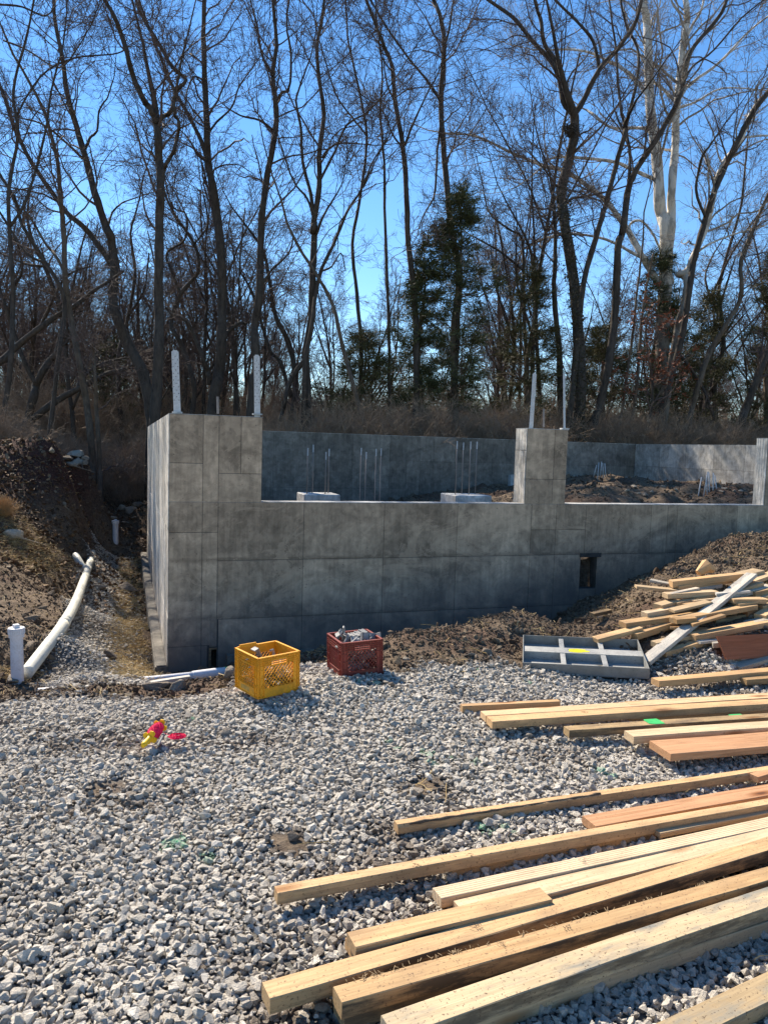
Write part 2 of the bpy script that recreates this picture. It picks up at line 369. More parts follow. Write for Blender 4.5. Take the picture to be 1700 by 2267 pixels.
def m_foliage(name, c1, c2):
    s = NT(name); n = s.noise(s.pos(), 2.2, 4, 0.6); r = s.n('Attribute', attribute_name='tone').outputs['Fac']
    a = s.mix(r, c1, c2); a = s.mix(0.6, a, s.ramp(n, [(0.3, 0.6), (0.7, 1.3)]), 'MULTIPLY')
    return s.out(a, 0.7)
CEDAR = m_foliage('cedar_foliage', (0.034, 0.044, 0.018), (0.11, 0.115, 0.045))
CEDAR2 = m_foliage('cedar_foliage_bronze', (0.05, 0.052, 0.022), (0.13, 0.115, 0.045))
RUSTLEAF = m_foliage('oak_dead_leaves', (0.14, 0.045, 0.02), (0.28, 0.10, 0.05))
# ---------------------------------------------------------------- terrain
X_R = at(1406, 982, z=1.87)[0]                 # plane of the far right wall (computed where the back wall ends)
BY = 8.26                                     # front face of the back wall
X_R = float(at(1406, 982, y=BY)[0]); ZT = 1.88; ZL = 0.98
def D(px, py, d):
    P = at(px, py, dep=d); return tuple(P)
ext = [D(*a) for a in [
    # gravel apron and its edge
    (300, 1600, 4.55), (100, 1600, 4.6), (600, 1600, 4.45), (0, 1620, 4.5), (850, 1600, 4.45), (571, 1549, 4.82), (756, 1508, 5.1), (848, 1493, 5.3), (1157, 1482, 5.55), (1438, 1500, 5.6), (1690, 1500, 5.6),
    # soil band and trench at the left
    (300, 1555, 5.25), (430, 1545, 5.15), (130, 1560, 5.2), (300, 1520, 6.15), (40, 1515, 6.3), (200, 1500, 6.6), (450, 1505, 7.0), (150, 1480, 7.0), (250, 1450, 8.3), (330, 1500, 7.6),
    (60, 1503, 6.55), (137, 1420, 7.3), (175, 1340, 9.5), (196, 1290, 13.0), (205, 1240, 15.0), (250, 1215, 16.4), (300, 1215, 16.6),
    (0, 1420, 7.0), (0, 1330, 8.4), (0, 1250, 9.8), (0, 1100, 12.0), (50, 1008, 14.5), (130, 1000, 15.2), (188, 1025, 16.6), (240, 1100, 20), (270, 1130, 20), (185, 1150, 16), (375, 1528, 5.9), (100, 1200, 12.5), (160, 1245, 12.0), (120, 1330, 9.0), (150, 1120, 14.5), (215, 1182, 17.6), (300, 1180, 18.5),
    # bank between the apron and the wall
    (681, 1470, 6.1), (560, 1480, 6.2), (700, 1448, 7.0), (600, 1458, 7.5), (870, 1432, 5.95), (960, 1402, 6.2), (1040, 1388, 6.7), (1110, 1364, 7.0), (1170, 1368, 7.35), (1230, 1386, 7.3), (1280, 1384, 7.3), (1330, 1362, 7.35), (870, 1475, 5.5), (1000, 1460, 5.6), (1120, 1430, 6.15), (1300, 1415, 6.6),
    (1250, 1432, 6.3), (1400, 1450, 5.9), (1380, 1335, 7.5), (1440, 1285, 7.7), (1560, 1240, 8.3), (1610, 1200, 8.7), (1700, 1183, 8.9), (1690, 1260, 7.2), (1560, 1275, 7.2), (1500, 1300, 7.0), (1500, 1400, 6.1), (1690, 1400, 6.1), (1800, 1170, 9.2)]]
ext += [tuple(at(px, py, y=-0.06)) for px, py in [(1300, 1330), (1340, 1312), (1420, 1276), (1500, 1250), (1580, 1215), (1700, 1192)]]
ext += [(x, y, z) for x, y, z in [(0.9, -0.1, -0.84), (2, -0.1, -0.8), (3.2, -0.1, -0.7), (4.3, -0.15, -0.55), (0.9, -1.2, -0.66), (2, -1.3, -0.5), (3.0, -1.2, -0.4), (4.2, -1.1, -0.2),
    (-0.3, 0.2, -0.82), (-0.3, 4, -0.85), (-0.3, 8, -0.85), (-1.0, 3, -0.8), (-0.9, 6, -0.86), (-2, -3, -0.1), (-4, -3, 0.1), (-5, 2, 0.5), (-6, 8, 1.4), (-3.5, 8, 1.3), (-4.5, 12, 1.2), (0.5, 9.4, -0.7), (3, 9.6, 0.9), (7, 9.6, 1.35), (12, 9.6, 1.45), (0, 12, 0.0), (-1.5, 12, -0.1),
    (-4, -8, 0), (-2, -6, 0), (0, -6, 0), (0, -4.5, 0.0), (2, -5, 0), (3, -6.5, 0.0), (4, -4, 0), (6, -4.2, 0), (9, -5, 0), (9, -2, 0.7), (12, -1, 0.9), (0, -8, 0), (6, -8, 0), (0, -11, 0), (12, 4, 1.0), (12, -9, 0),
    (4, 13, 1.2), (9, 14, 1.35), (0, 18, 0.6), (-8, 18, 1.0), (10, 22, 1.2), (25, 10, 1.4), (-15, 5, 1.2), (-15, -15, 0.2), (20, -15, 0.3)]]
inn = [(0.2, 0.3, -0.5), (4, 0.3, 0.0), (0.3, 8, 0.0), (3, 8, 0.1), (3, 4, 0.0), (5.2, 3, 0.45), (6, 1, 0.6), (9, 0.5, 0.8), (12, 0.5, 0.8)]
inn += [D(*a) for a in [(1100, 1106, 15.5), (1145, 1096, 16), (1270, 1088, 13.0), (1330, 1072, 14.0), (1400, 1092, 13.0), (1300, 1110, 11.5), (1320, 1060, 19.0), (1450, 1072, 18.0), (1470, 1098, 14.5), (1550, 1085, 14.5), (1640, 1080, 13.0), (1690, 1082, 12.5), (1500, 1112, 11.6), (1690, 1110, 11.5), (1400, 1064, 16.5), (1190, 1062, 18.5)]]
class RBF:
    def __init__(s, P):
        P = np.array(P, float); s.p = P[:, :2]; n = len(P)
        A = s.phi(s.p[:, None, :]-s.p[None]); A += np.eye(n)*-0.02
        K = np.block([[A, np.ones((n, 1))], [np.ones((1, n)), np.zeros((1, 1))]])
        s.w = np.linalg.solve(K, np.append(P[:, 2], 0))
    @staticmethod
    def phi(d): return -np.sqrt((d**2).sum(-1)+0.03)
    def __call__(s, x, y):
        sh = np.shape(x); q = np.stack([np.ravel(x), np.ravel(y)], 1); o = np.empty(len(q))
        for i in range(0, len(q), 20000): o[i:i+20000] = s.phi(q[i:i+20000, None]-s.p[None])@s.w[:-1]+s.w[-1]
        return o.reshape(sh)
R_ext, R_in = RBF(ext), RBF(inn)
def sstep(a, b, t): t = np.clip((t-a)/(b-a), 0, 1); return t*t*(3-2*t)
def inside(x, y): return (x > 0.1) & (x < X_R+0.1) & (y > 0.1) & (y < BY+0.1)
# outline of the gravel apron in the ground plane, from left to right along its far edge
_edge = [at(px, py, dep=d)[:2] for px, py, d in [(0, 1556, 5.3), (130, 1566, 5.2), (300, 1568, 5.15), (430, 1548, 5.15), (540, 1508, 5.5), (640, 1478, 5.9), (700, 1474, 5.9), (870, 1482, 5.45), (1000, 1468, 5.55), (1110, 1452, 5.7), (1150, 1468, 5.65), (1330, 1450, 5.8), (1420, 1442, 5.85), (1560, 1460, 5.8), (1700, 1455, 5.8)]]
_edge = np.array([(-9, -3.0)]+_edge+[(12, _edge[-1][1]-0.3)])
def gravelness(x, y):
    ye = np.interp(x, _edge[:, 0], _edge[:, 1])+fbm(x*2.2, y*2.2, 3)*0.35
    a = sstep(0.22, -0.12, y-ye)
    xc = -0.62-0.01*y; b = sstep(0.52, 0.32, np.abs(x-xc+fbm(x*1.5, y*1.5, 5)*0.25))*sstep(-2.2, -1.7, y)*sstep(8.9, 8.5, y)
    hole = 0
    for hx, hy, rr in BARE: hole = np.maximum(hole, sstep(1.0, 0.35, np.hypot((x-hx)/rr, (y-hy)/(rr*1.2))+fbm(x*5, y*5, 9)*0.7))
    return np.maximum(a*(1-0.9*hole), b)
BARE = [(*at(px, py, z=0)[:2], r) for px, py, r in [(935, 1750, .24), (650, 1880, .13), (240, 1735, .14), (1000, 1480, .2)]]
def gz(x, y, rough=True):
    x = np.asarray(x, float); y = np.asarray(y, float)
    ins = inside(x, y); z = np.where(ins, R_in(x, y), R_ext(x, y))
    near = (y < -3.2) if False else None
    far = sstep(10, 30, np.maximum(np.hypot(x, y), 0)); z = z*(1-far)+1.25*far*np.where(y > -5, 1, 0)+0*far
    if rough:
        g = gravelness(x, y); k = np.where(g > 0.5, 0.35, 1.0)
        z = z+k*(fbm(x*1.3, y*1.3, 1, 3)*0.08+fbm(x*5, y*5, 2, 3)*0.035+np.where(ins, fbm(x*2.5, y*4, 8, 3)*0.16, 0))
    return z
def gzs(x, y): return float(gz(np.array([x]), np.array([y]))[0])
def on_ground(px, py):
    r = R@np.array([px-CX, CY-py, -F]); t = np.linspace(1.5, 40, 1500)/F
    P = CAM[None]+r[None]*t[:, None]; z = gz(P[:, 0], P[:, 1]); i = np.argmax(P[:, 2] < z)
    return P[i] if P[i, 2] < z[i] else P[-1]

def axis(a, b, lo, hi, step, grow=1.12):
    v = list(np.arange(lo, hi, step)); s_ = step
    while v[-1] < b: s_ *= grow; v.append(v[-1]+s_)
    s_ = step; u = [lo]
    while u[0] > a: s_ *= grow; u.insert(0, u[0]-s_)
    return np.array(u[:-1]+v)
gx = axis(-400, 400, -4.0, 10.6, 0.05); gy = axis(-60, 600, -6.6, 9.5, 0.05)
GX, GY = np.meshgrid(gx, gy); GZ = gz(GX, GY)
fine = fbm(GX*13, GY*13, 21, 3)*0.012*sstep(12, 9.5, np.abs(GX))*sstep(10, 9.5, GY)
grv = gravelness(GX, GY)*np.where(inside(GX, GY), 0, 1); GZ = GZ+fine*(1-grv)
nx, ny = len(gx), len(gy); I = np.arange(nx*ny).reshape(ny, nx)
Q = np.stack([I[:-1, :-1], I[:-1, 1:], I[1:, 1:], I[1:, :-1]], -1).reshape(-1, 4)
V = np.stack([GX, GY, GZ], -1).reshape(-1, 3)
redm = np.clip(sstep(4.0, 6.5, GY)*sstep(-0.9, -1.4, GX)*sstep(0.1, 0.9, GZ)+0.5*sstep(0.05, 0.3, fbm(GX*1.5, GY*1.5, 31)), 0, 1)
lit = np.clip(sstep(9.0, 10.5, GY)+sstep(-2.5, -4, GX)*sstep(0, 2, GY)*0, 0, 1)
ground = obj('ground', mesh_np('ground', V, Q=Q, mats=[GROUND], smooth=True, attrs={'gravel': ('FLOAT', grv), 'red': ('FLOAT', redm), 'litter': ('FLOAT', lit)}))
tag(ground, kind='structure')

# ---------------------------------------------------------------- scatter by geometry nodes
def hull_stone(seed, n=13, flat=0.65, sub=0):
    r_ = np.random.default_rng(seed); bm = bmesh.new()
    p = r_.normal(size=(n, 3)); p /= np.linalg.norm(p, axis=1)[:, None]; p *= r_.uniform(0.75, 1.05, (n, 1))*np.array([r_.uniform(0.8, 1.25), r_.uniform(0.62, 0.95), flat*r_.uniform(0.75, 1.15)])
    for v in p: bm.verts.new(v)
    res = bmesh.ops.convex_hull(bm, input=list(bm.verts))
    bmesh.ops.delete(bm, geom=[g for g in res['geom_interior'] if isinstance(g, bmesh.types.BMVert)], context='VERTS')
    if sub:
        bmesh.ops.bevel(bm, geom=list(bm.edges), offset=0.07, segments=1, affect='EDGES')
        bmesh.ops.triangulate(bm, faces=list(bm.faces)); bmesh.ops.subdivide_edges(bm, edges=list(bm.edges), cuts=1, use_grid_fill=True)
        for v in bm.verts:
            c = v.co; v.co = c*(1+0.16*float(fbm(c.x*2+seed, c.y*2+c.z*1.7, seed, 3)))
    me = bpy.data.meshes.new('stone'); bm.to_mesh(me); bm.free()
    return me
def variants(cname, meshes, mats):
    c = bpy.data.collections.new(cname)
    for i, me in enumerate(meshes):
        me.materials.clear(); me.materials.append(mats)
        c.objects.link(bpy.data.objects.new('%s_piece_%02d' % (cname, i), me))
    return c
def scatter(name, P, rot, scale, var, coll, attrs=None):
    at_ = {'rot': ('FLOAT_VECTOR', rot), 'scl': ('FLOAT_VECTOR', scale), 'var': ('INT', var)}; at_.update(attrs or {})
    o = obj(name, mesh_np(name, P, attrs=at_))
    g = bpy.data.node_groups.new(name+'_nodes', 'GeometryNodeTree')
    g.interface.new_socket('Geometry', in_out='INPUT', socket_type='NodeSocketGeometry'); g.interface.new_socket('Geometry', in_out='OUTPUT', socket_type='NodeSocketGeometry')
    N = g.nodes.new; L = g.links.new
    gi, go, inst, ci, tp = N('NodeGroupInput'), N('NodeGroupOutput'), N('GeometryNodeInstanceOnPoints'), N('GeometryNodeCollectionInfo'), N('GeometryNodeMeshToPoints')
    ci.inputs['Collection'].default_value = coll; ci.inputs['Separate Children'].default_value = True; ci.inputs['Reset Children'].default_value = True
    def na(nm, ty):
        nd = N('GeometryNodeInputNamedAttribute'); nd.data_type = ty; nd.inputs['Name'].default_value = nm; return nd.outputs['Attribute']
    L(gi.outputs[0], tp.inputs[0]); L(tp.outputs[0], inst.inputs['Points']); L(ci.outputs[0], inst.inputs['Instance'])
    inst.inputs['Pick Instance'].default_value = True
    L(na('var', 'INT'), inst.inputs['Instance Index'])
    e = N('FunctionNodeEulerToRotation'); L(na('rot', 'FLOAT_VECTOR'), e.inputs[0]); L(e.outputs[0], inst.inputs['Rotation'])
    L(na('scl', 'FLOAT_VECTOR'), inst.inputs['Scale']); L(inst.outputs[0], go.inputs[0])
    o.modifiers.new('scatter', 'NODES').node_group = g
    return tag(o, kind='stuff')
def in_view(x, y, z, mx=260, far=60, near=0.6):
    px, py, d = proj(np.stack([x, y, z], 1)); m = mx+250/np.maximum(d, .3)
    return (d > near) & (d < far) & (px > -m) & (px < 1700+m) & (py < 2267+500/np.maximum(d, .3)) & (py > -200)

stones = variants('crushed_stone', [hull_stone(i, int(11+i % 5), 0.58+0.04*(i % 6)) for i in range(30)], STONE)
def jitter_grid(x0, x1, y0, y1, s):
    a, b = np.meshgrid(np.arange(x0, x1, s), np.arange(y0, y1, s)); a = a.ravel(); b = b.ravel()
    return a+rng.uniform(-.5, .5, len(a))*s, b+rng.uniform(-.5, .5, len(b))*s
green = [(*at(px, py, z=0)[:2], r) for px, py, r in [(855, 1645, .03), (942, 1670, .06), (958, 1695, .05), (1000, 1680, .03), (390, 1870, .07), (375, 1880, .05), (455, 1910, .05), (835, 1533, .05), (793, 1530, .04), (1168, 1520, .05), (1075, 1850, .05), (1120, 1853, .05), (1330, 1710, .05), (1345, 1725, .05), (1060, 1690, .05), (430, 1580, .04), (840, 1793, .02), (1060, 1500, .02), (880, 1660, .03)]]
FA, FB, FC = at(1157, 1466, z=.072)[:2], at(1438, 1479.5, z=.10)[:2], at(1158, 1407, z=.13)[:2]
def gravel_layer(s, dz, smin, smax, keep, seedv):
    x, y = jitter_grid(-5.5, 8.2, -7.6, -1.0, s)
    x2, y2 = jitter_grid(-1.8, 0.1, -1.0, 9.0, s*1.5); x = np.append(x, x2); y = np.append(y, y2)
    z = gz(x, y); k = in_view(x, y, z) & (rng.uniform(size=len(x)) < keep*np.clip(gravelness(x, y), 0, 1)) & ~inside(x, y); x, y, z = x[k], y[k], z[k]
    pq = np.stack([x, y], 1); e1 = FB-FA; e2 = FC-FA; u_ = (pq-FA)@e1/(e1@e1); v_ = (pq-FA)@e2/(e2@e2); k = ~((u_ > .01) & (u_ < .99) & (v_ > .01) & (v_ < .95)); x, y, z = x[k], y[k], z[k]
    n = len(x); far_ = np.clip((np.hypot(x-CAM[0], y-CAM[1])-5.5)/4, 0, 1)
    sz = np.exp(rng.uniform(np.log(smin), np.log(smax), n))*(1+0.15*far_)*0.88
    z = z+rng.uniform(0.2, 1, n)*dz
    rot = np.stack([rng.normal(0, .27, n), rng.normal(0, .27, n), rng.uniform(0, 2*PI, n)], 1)
    scl = sz[:, None]*rng.uniform(.85, 1.15, (n, 3))
    tint = np.clip(rng.beta(2.6, 2.2, n)+fbm(x*0.9, y*0.9, 12, 3)*0.32+0.02, 0, 1)
    paint = np.zeros(n)
    for gx_, gy_, r in green:
        d = np.hypot(x-gx_, (y-gy_)*0.8); paint = np.maximum(paint, np.where(d < r*rng.uniform(.2, 0.95, n), rng.uniform(.3, 1, n), 0))
    dirt = np.clip(sstep(0.22, 0.55, fbm(x*1.7, y*1.7, 40, 3)+rng.normal(0, .12, n))*0.75+(1-gravelness(x, y))*0.9, 0, 0.9)*np.where(rng.uniform(size=n) < .8, 1, 0)
    return np.stack([x, y, z], 1), rot, scl, rng.integers(0, 30, n), tint, paint, dirt
parts = [gravel_layer(0.14, 0.030, 0.028, 0.038, 0.5, 3), gravel_layer(0.018, 0.012, 0.0065, 0.011, 0.6, 3), gravel_layer(0.0205, 0.010, 0.0115, 0.019, 1.0, 1), gravel_layer(0.030, 0.020, 0.016, 0.026, 0.85, 2), gravel_layer(0.075, 0.026, 0.022, 0.035, 0.7, 3)]
cat_ = [np.concatenate([p[i] for p in parts]) for i in range(7)]
gravel = scatter('gravel', *cat_[:4], stones, {'tint': ('FLOAT', cat_[4]), 'paint': ('FLOAT', cat_[5]), 'dirt': ('FLOAT', cat_[6])})
print('gravel', len(cat_[0]))

# clods of soil, straw and dead leaves
clods = variants('soil_clod', [hull_stone(100+i, 11, 0.75) for i in range(16)], CLOD)
def soil_points(n, box, fn):
    x = rng.uniform(box[0], box[1], n); y = rng.uniform(box[2], box[3], n); z = gz(x, y); k = in_view(x, y, z, 120) & fn(x, y); return x[k], y[k], z[k]
xs, ys, zs = [np.concatenate(c) for c in zip(
    soil_points(120000, (-3.6, 7.5, -3.8, -0.05), lambda x, y: gravelness(x, y) < rng.uniform(0, .8, len(x))),
    soil_points(60000, (-5.5, 0, -1.5, 11), lambda x, y: gravelness(x, y) < rng.uniform(0.1, 1, len(x))),
    soil_points(26000, (0.3, X_R, 0.3, BY-.1), lambda x, y: x > 3))]
n = len(xs); sz = np.exp(rng.normal(np.log(0.0075), 0.6, n))*(1+np.clip(np.hypot(xs, ys+8)-7, 0, 9)*0.07)
scatter('soil_clods', np.stack([xs, ys, zs+sz*0.2], 1), rng.uniform(0, 6.28, (n, 3)), sz[:, None]*rng.uniform(.7, 1.3, (n, 3)), rng.integers(0, 16, n), clods, {'tint': ('FLOAT', np.clip(rng.beta(2, 2.6, n)+np.where((ys < 0) & (xs > 1.2), .25, 0), 0, 1)), 'paint': ('FLOAT', np.zeros(n)), 'dirt': ('FLOAT', np.zeros(n))})
def strand(seed, L=1.0):
    r_ = random.Random(seed); pts = []; p = Vector((-L/2, 0, 0)); d = Vector((1, 0, r_.uniform(-.1, .3)))
    for k in range(4): pts.append(p.copy()); p += d*L/3; d += Vector((0, r_.uniform(-.35, .35), r_.uniform(-.4, .25))); d.normalize()
    m = MB(); m.tube(pts, 0.014, 3, False); return m.mesh('strand', [STRAW])
straws = variants('straw', [strand(i) for i in range(10)], STRAW)
def strawness(x, y):
    a = sstep(0.28, 0.05, np.abs(x+0.38+fbm(x, y*1.2, 61)*0.2))*sstep(-1.6, -1.0, y)*sstep(8.8, 7.5, y)
    b = 0.35*sstep(-1.1, -1.5, x)*sstep(0.0, 0.25, fbm(x*1.1, y*1.1, 62))*sstep(0.8, 2, y)*sstep(7, 5, y)
    b = np.maximum(b, 0.9*sstep(0.55, 0.2, np.hypot(x+1.75, (y-4.0)/1.6)))
    c = sstep(0.9, 0.3, np.hypot((x-5.6)/1.3, (y-4.6)/1.0))*inside(x, y)
    e = 0.25*sstep(0, .2, fbm(x*2, y*2, 63))*(gravelness(x, y) < .5)*(y < -1)
    return np.clip(np.maximum(np.maximum(a, b), np.maximum(c, e))+0.012, 0, 1)
xs, ys, zs = [np.concatenate(c) for c in zip(soil_points(150000, (-5, 0.0, -1.8, 9.5), lambda x, y: rng.uniform(size=len(x)) < strawness(x, y)),
    soil_points(20000, (3, X_R, 0.3, BY), lambda x, y: rng.uniform(size=len(x)) < strawness(x, y)), soil_points(40000, (-4, 7, -7, -0.5), lambda x, y: rng.uniform(size=len(x)) < strawness(x, y)*np.where(gravelness(x, y) > .6, .12, 1)))]
n = len(xs); L = rng.uniform(.05, .15, n)
scatter('straw', np.stack([xs, ys, zs+rng.uniform(.006, .035, n)], 1), np.stack([rng.uniform(0, 6, n), rng.normal(0, .2, n), rng.uniform(0, 6.28, n)], 1), np.repeat(L[:, None], 3, 1), rng.integers(0, 10, n), straws, {'tint': ('FLOAT', rng.beta(2, 2, n))})
def leaf(seed):
    r_ = random.Random(seed); m = MB(); z = [r_.uniform(-.25, .35) for _ in range(6)]
    V_ = [(-.5, 0, z[0]), (-.1, .3, z[1]), (.3, .22, z[2]), (.55, 0, z[3]), (.3, -.25, z[4]), (-.1, -.28, z[5]), (0.1, 0, 0)]
    m.add(V_, [(0, 6, 1), (1, 6, 2), (2, 6, 3), (3, 6, 4), (4, 6, 5), (5, 6, 0)]); return m.mesh('leaf', [LEAF])
leaves = variants('dead_leaf', [leaf(i) for i in range(8)], LEAF)
x = np.concatenate([rng.uniform(-6, 30, 26000), rng.uniform(-6, 1, 9000)]); y = np.concatenate([rng.uniform(8.6, 30, 26000), rng.uniform(3, 14, 9000)]); z = gz(x, y); k = in_view(x, y, z, 60); x, y, z = x[k], y[k], z[k]; n = len(x)
scatter('leaf_litter', np.stack([x, y, z+.02], 1), np.stack([rng.normal(0, .5, n), rng.normal(0, .5, n), rng.uniform(0, 6.28, n)], 1), np.repeat(rng.uniform(.05, .12, n)[:, None], 3, 1), rng.integers(0, 8, n), leaves, {'tint': ('FLOAT', rng.beta(2, 2, n))})
# ---------------------------------------------------------------- foundation walls
def wx(px, py=1240): return float(at(px, py, y=0)[0])
def wz(px, py): return float(at(px, py, y=0)[2])
G = 0.0022                                        # half width of a joint
def panel(parent, o0, ux, n, a0, a1, z0, z1, mat_, th=0.012, prd=0.0):
    """one cast panel: o0 origin, ux along-wall unit, n outward normal"""
    o0 = Vector(o0); ux = Vector(ux); n = Vector(n); e = 0.004+prd
    a0 += G; a1 -= G; z0 += G; z1 -= G; b = 0.0035; V = []
    for aa0, aa1, zz0, zz1, k in ((a0, a1, z0, z1, 0), (a0, a1, z0, z1, e-b*0.6), (a0+b, a1-b, z0+b, z1-b, e)):
        for a, z in ((aa0, zz0), (aa1, zz0), (aa1, zz1), (aa0, zz1)): V.append(o0+ux*a+Vector((0, 0, z))+n*k)
    Fc = [(0, 1, 5, 4), (1, 2, 6, 5), (2, 3, 7, 6), (3, 0, 4, 7), (4, 5, 9, 8), (5, 6, 10, 9), (6, 7, 11, 10), (7, 4, 8, 11), (8, 9, 10, 11)]
    if ux.cross(Vector((0, 0, 1))).dot(n) < 0: Fc = [f[::-1] for f in Fc]
    m = MB(); m.add(V, Fc); return m.build('panel', mat_, parent)
T = 0.20
zj1, zj2 = wz(844, 1235), wz(992, 1350)          # the two long horizontal joints
zbot = -1.0
# --- front wall
fw = empty('front_wall', (0, 0, -0.84), 'long grey concrete wall across the site with tall end pier and low garage openings', 'wall')
def fp(o): o.parent = fw; o.matrix_parent_inverse = Matrix.Translation((0, 0, 0.84)); return o
xp = wx(580.6, 1000); xc0 = wx(1160, 1116); xc1 = wx(1249, 1117); xr0 = wx(1691, 1100); XE = 12.4
zj1_, zj2_ = wz(844, 1235), wz(992, 1350)
h1 = (wx(463, 1460), wx(480, 1460), wz(470, 1490), wz(470, 1434)); h2 = (wx(1282, 1280), wx(1318, 1280), zj2_+.20, zj1_-.015)
core = MB()
# core split round the two openings
xsn = [0.0, h1[0], h1[1], h2[0], h2[1], XE]
for i in range(5):
    a, b = xsn[i], xsn[i+1]; hh = h1 if i == 1 else h2 if i == 3 else None
    if hh: core.box(a, b, 0, T, zbot, hh[2]); core.box(a, b, 0, T, hh[3], ZL)
    else: core.box(a, b, 0, T, zbot, ZL)
fp(core.build('wall_core', CONC_CORE))
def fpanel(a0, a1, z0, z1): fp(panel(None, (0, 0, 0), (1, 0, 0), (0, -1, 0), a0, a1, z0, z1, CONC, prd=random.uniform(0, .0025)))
V1 = [wx(447.7), wx(482), wx(671), wx(847.7), wx(1008.4), wx(1171), wx(1225.7), wx(1291), wx(1434.6), wx(1470.5), wx(1491.6), wx(1623.6), 7.95, 8.87, 9.78, 10.7, XE]
zl0 = wz(400, 1179); zl1 = wz(400, 1432)
fpanel(0, V1[0], zl0, ZL); fpanel(V1[0], V1[1], zl0, ZL); fpanel(0, V1[0], zl1, zl0); fpanel(V1[0], V1[1], zl1, zl0)
fpanel(0, V1[0], zbot, zl1); fpanel(V1[0], h1[0]-.02, zbot, zl1)
for a, b in zip(V1[1:-1], V1[2:]):
    if abs(a-V1[5]) < 1e-6 or abs(a-V1[6]) < 1e-6: zm = wz(1200, 1173); fpanel(a, b, zm, ZL); fpanel(a, b, zj1, zm)
    else: fpanel(a, b, zj1, ZL)
    if a <= h2[0] < b or a < h2[1] <= b: (fpanel(a, h2[0], zj2, zj1) if a < h2[0]-.03 else None, fpanel(h2[1], b, zj2, zj1) if a < h2[1] < b-.03 else None)
    else: fpanel(a, b, zj2, zj1)
    lo = zbot
    if a < h1[1]+.3: fpanel(max(a, h1[1]+.012), b, lo, zj2)
    else: fpanel(a, b, lo, zj2)
fpanel(h1[0]-.0, h1[1], h1[3]+.01, zj2); fpanel(h2[0], h2[1], zj2, zj2+.197)
m = MB(); m.box(0.0, XE, -0.001, T+.001, ZL, ZL+.006); topo = fp(m.build('wall_cap', CONC_TOP))
# --- piers standing on it
def pier(name, a0, a1, dpt, seams, label=None, z0=ZL+.006, z1=ZT, left_seams=()):
    m = MB(); m.box(a0, a1, 0.0, dpt, z0, z1); p = fp(m.build(name, CONC_CORE))
    for s_ in seams:
        pn = panel(None, (0, 0, 0), (1, 0, 0), (0, -1, 0), s_[0], s_[1], s_[2], s_[3], CONC); pn.parent = p
    for (z_0, z_1) in left_seams:
        pn = panel(None, (a0, 0, 0), (0, 1, 0), (-1, 0, 0), 0.0, dpt, z_0, z_1, CONC_SIDE); pn.parent = p
    m = MB(); m.box(a0-.004, a1+.003, -.006, dpt+.003, z1, z1+.005); c = m.build('cap', CONC_TOP, p)
    return p
zq1, zq2, zq3 = wz(500, 1048), wz(400, 1025), wz(1200, 1060.8)
pier('corner_pier', 0.0, xp, T, [(0, V1[0], zq2, ZT), (0, V1[0], ZL, zq2), (V1[0], V1[1], ZL, ZT), (V1[1], wx(534, 1000), zq1, ZT), (wx(534, 1000), xp, zq1, ZT), (V1[1], xp, ZL, zq1)])
xm = wx(1226, 1000)
pier('middle_pier', xc0, xc1, T+.08, [(xc0, xm, zq3, ZT), (xm, xc1, zq3, ZT), (xc0, xm, ZL, zq3), (xm, xc1, ZL, zq3)], left_seams=[(ZL, 1.62), (1.62, ZT)])
pier('end_pier', xr0, xr0+.62, T, [(xr0, xr0+.62, ZL, 1.5), (xr0, xr0+.62, 1.5, ZT)], left_seams=[(ZL, ZT)])
# wooden buck left in the small opening
m = MB(); m.box(h1[0], h1[0]+.022, -.012, T, h1[2], h1[3]); m.box(h1[0], h1[1], -.010, T, h1[3]-.018, h1[3]); fp(m.build('opening_frame', W_OLD))
m = MB(); m.box(h2[0]-.015, h2[1]+.05, -.02, T, h2[3]-.02, h2[3]+.03); fp(m.build('opening_lintel', CONC_CORE))
m = MB(); m.box(h1[1]+.1, XE, -.12, 0.0, -1.05, wz(760, 1432)); fp(m.build('footing', CONC_BACK))
# --- side wall
sw = empty('side_wall', (0, 4, -0.84), 'sunlit side of the concrete foundation running back along the trench, rough with vertical board marks', 'wall')
def par(o, p): o.parent = p; o.matrix_parent_inverse = Matrix.Translation(-p.location); return o
SY = BY+.2
m = MB(); m.box(0.0, T, T, SY, zbot, ZT-.001); par(m.build('wall_core', CONC_CORE), sw)
ys_ = [0, .61, 1.52, 2.44, 3.35, 4.27, 5.18, 6.1, 7.0, SY]
for a, b in zip(ys_[:-1], ys_[1:]):
    for z0, z1 in ((zbot, -.23), (-.23, .69+0.0), (.69, ZT)):
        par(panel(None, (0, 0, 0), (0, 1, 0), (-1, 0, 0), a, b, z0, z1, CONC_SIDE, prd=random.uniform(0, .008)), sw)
m = MB(); m.box(-.004, T, T, SY, ZT-.001, ZT+.004); par(m.build('wall_cap', CONC_TOP), sw)
ft = bevel_mesh((lambda q: (q.box(-.13, 0, -.03, SY+.1, -1.1, -.73), q.mesh('footing', [CONC_BACK]))[1])(MB()), .015, 2); par(obj('footing', ft), sw)
